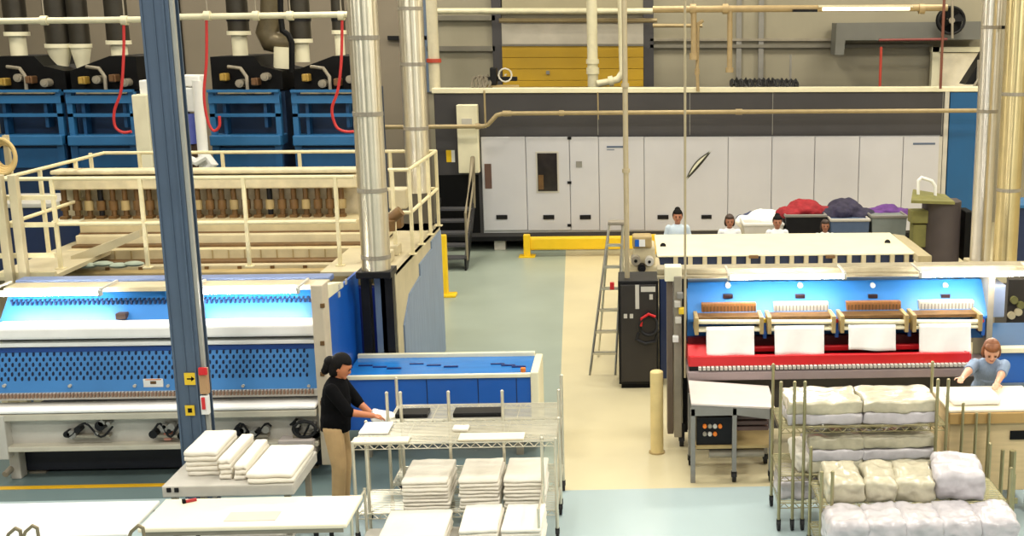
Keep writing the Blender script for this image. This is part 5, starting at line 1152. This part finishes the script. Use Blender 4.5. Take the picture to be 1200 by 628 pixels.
    E = MB(); E.ball(hc+hf*.058*Ht-hv*.034*Ht, .011*Ht, (1.3, .4, .4), 8, HM); E.build('mouth', mat('lips', (150, 80, 72), .5), t, True)
    return t
HD = mat('black brown hair', (12, 9, 8), .75, 0, .2, 30, spec=.2); HB = mat('auburn hair', (126, 72, 30), .5, 0, .3, 30); HBr = mat('dark brown hair', (52, 34, 26), .5, 0, .25, 30)
SK1, SK2, SK3 = skinm('tan', (190, 120, 82)), skinm('brown', (164, 110, 84)), skinm('fair', (214, 160, 130))
KHAKI = mat('khaki trousers', (190, 158, 112), .85, 0, .08, 10, bump=.1); BLK = mat('black polo cloth', (8, 8, 10), .9, 0, .12, 14, spec=.12)
PB = mat('pale blue cloth', (196, 212, 226), .85, 0, .05, 10); GB = mat('grey blue striped cloth', (128, 146, 170), .85, 0, .12, 30, stretch=(6, 1, 1)); WS = mat('white cotton', (234, 236, 238), .85)
lw = G(403, 592)
hl = lambda x, y, Y: P(x, y, Y)
wy = lw.y
person('woman in black top and khaki trousers folding white cloth at chrome rack', (P(400, 590, wy).x, wy, 0), R(-4), 1.62, 4, 30, {-1: P(437, 487, wy-.15), 1: P(440, 489, wy+.08)}, SK1, BLK, KHAKI, HD, 'pony', .0075, .6, 0, True, .026)
mb = MB(); o = bpy.data.objects.new('held_cloth', soft(.26, .24, .09, 91, .02)); COL.objects.link(o); o.data.materials.append(LINENW); q = P(449, 488, wy-.03); o.location = (q.x, q.y, q.z-.05); o.rotation_euler = (0, .25, .2); tag(o, 'white cloth held in hands of the woman in black', 'cloth')
ry = 12.05; q = P(1152, 420, ry)
person('woman in grey blue shirt leaning over tan cart at right edge', (P(1150, 560, ry+.2).x, ry+.2, 0), R(-100), 1.62, 26, 34, {-1: P(1124, 447, 11.55), 1: P(1163, 462, 11.35)}, SK3, GB, mat('dark trousers', (50, 50, 58), .85), HB, 'full', .0085, .42)
for (x, y, ht, sk, shm, hc_, sty, lab) in ((794, 246, 1.62, SK2, PB, HD, 'bun', 'woman in pale blue shirt, first from left behind the feed table'), (855, 252, 1.56, SK2, WS, HBr, 'full', 'woman with curly dark hair, second from left behind the feed table'),
                                 (911, 253, 1.56, SK2, WS, HD, 'bun', 'woman in white shirt, third from left behind the feed table'), (967, 258, 1.52, SK2, WS, HBr, 'full', 'woman with only head showing, fourth from left behind the feed table')):
    Y = 20.75; p = P(x, y, Y)
    person(lab, (p.x, Y, 0), R(-90), p.z/1.005, 0, 8, {}, sk, shm, mat('dark trousers', (50, 50, 58), .85), hc_, sty, .011, .3)

# ================================================================== LIGHT, CAMERA
def area(name, loc, sx, sy, power, colr, rot=(0, 0, 0)):
    l = bpy.data.lights.new(name, 'AREA'); l.shape = 'RECTANGLE'; l.size = sx; l.size_y = sy; l.energy = power; l.color = colr
    o = bpy.data.objects.new(name, l); COL.objects.link(o); o.location = loc; o.rotation_euler = rot; return o
WARM = (1, .92, .76)
for x in (-11, -5, 1, 7, 12):
    for y in (1, 7, 13, 19, 25):
        area('ceiling_lamp', (x, y, 8.7), 1.6, 1.6, 255, WARM if y > 15 else (1, .955, .88))
w = bpy.data.worlds.new('World'); S.world = w; w.use_nodes = True
w.node_tree.nodes['Background'].inputs[0].default_value = (1, .96, .9, 1); w.node_tree.nodes['Background'].inputs[1].default_value = .22
cd = bpy.data.cameras.new('camera'); cam = bpy.data.objects.new('camera', cd); COL.objects.link(cam)
cam.location = (0, 0, H); cam.rotation_euler = (R(90)-TH, 0, -PS)
cd.sensor_fit = 'HORIZONTAL'; cd.sensor_width = 36; cd.lens = 36*F/1200; cd.shift_x = -(PX-600)/1200; cd.clip_end = 200
S.camera = cam
S.view_settings.view_transform = 'Standard'; S.view_settings.look = 'None'; S.view_settings.gamma = 1; S.view_settings.use_curve_mapping = False
S.view_settings.exposure = 0.0
for k, v in LABELS.items():
    if len(v) > 1: print('SHARED', len(v), k)
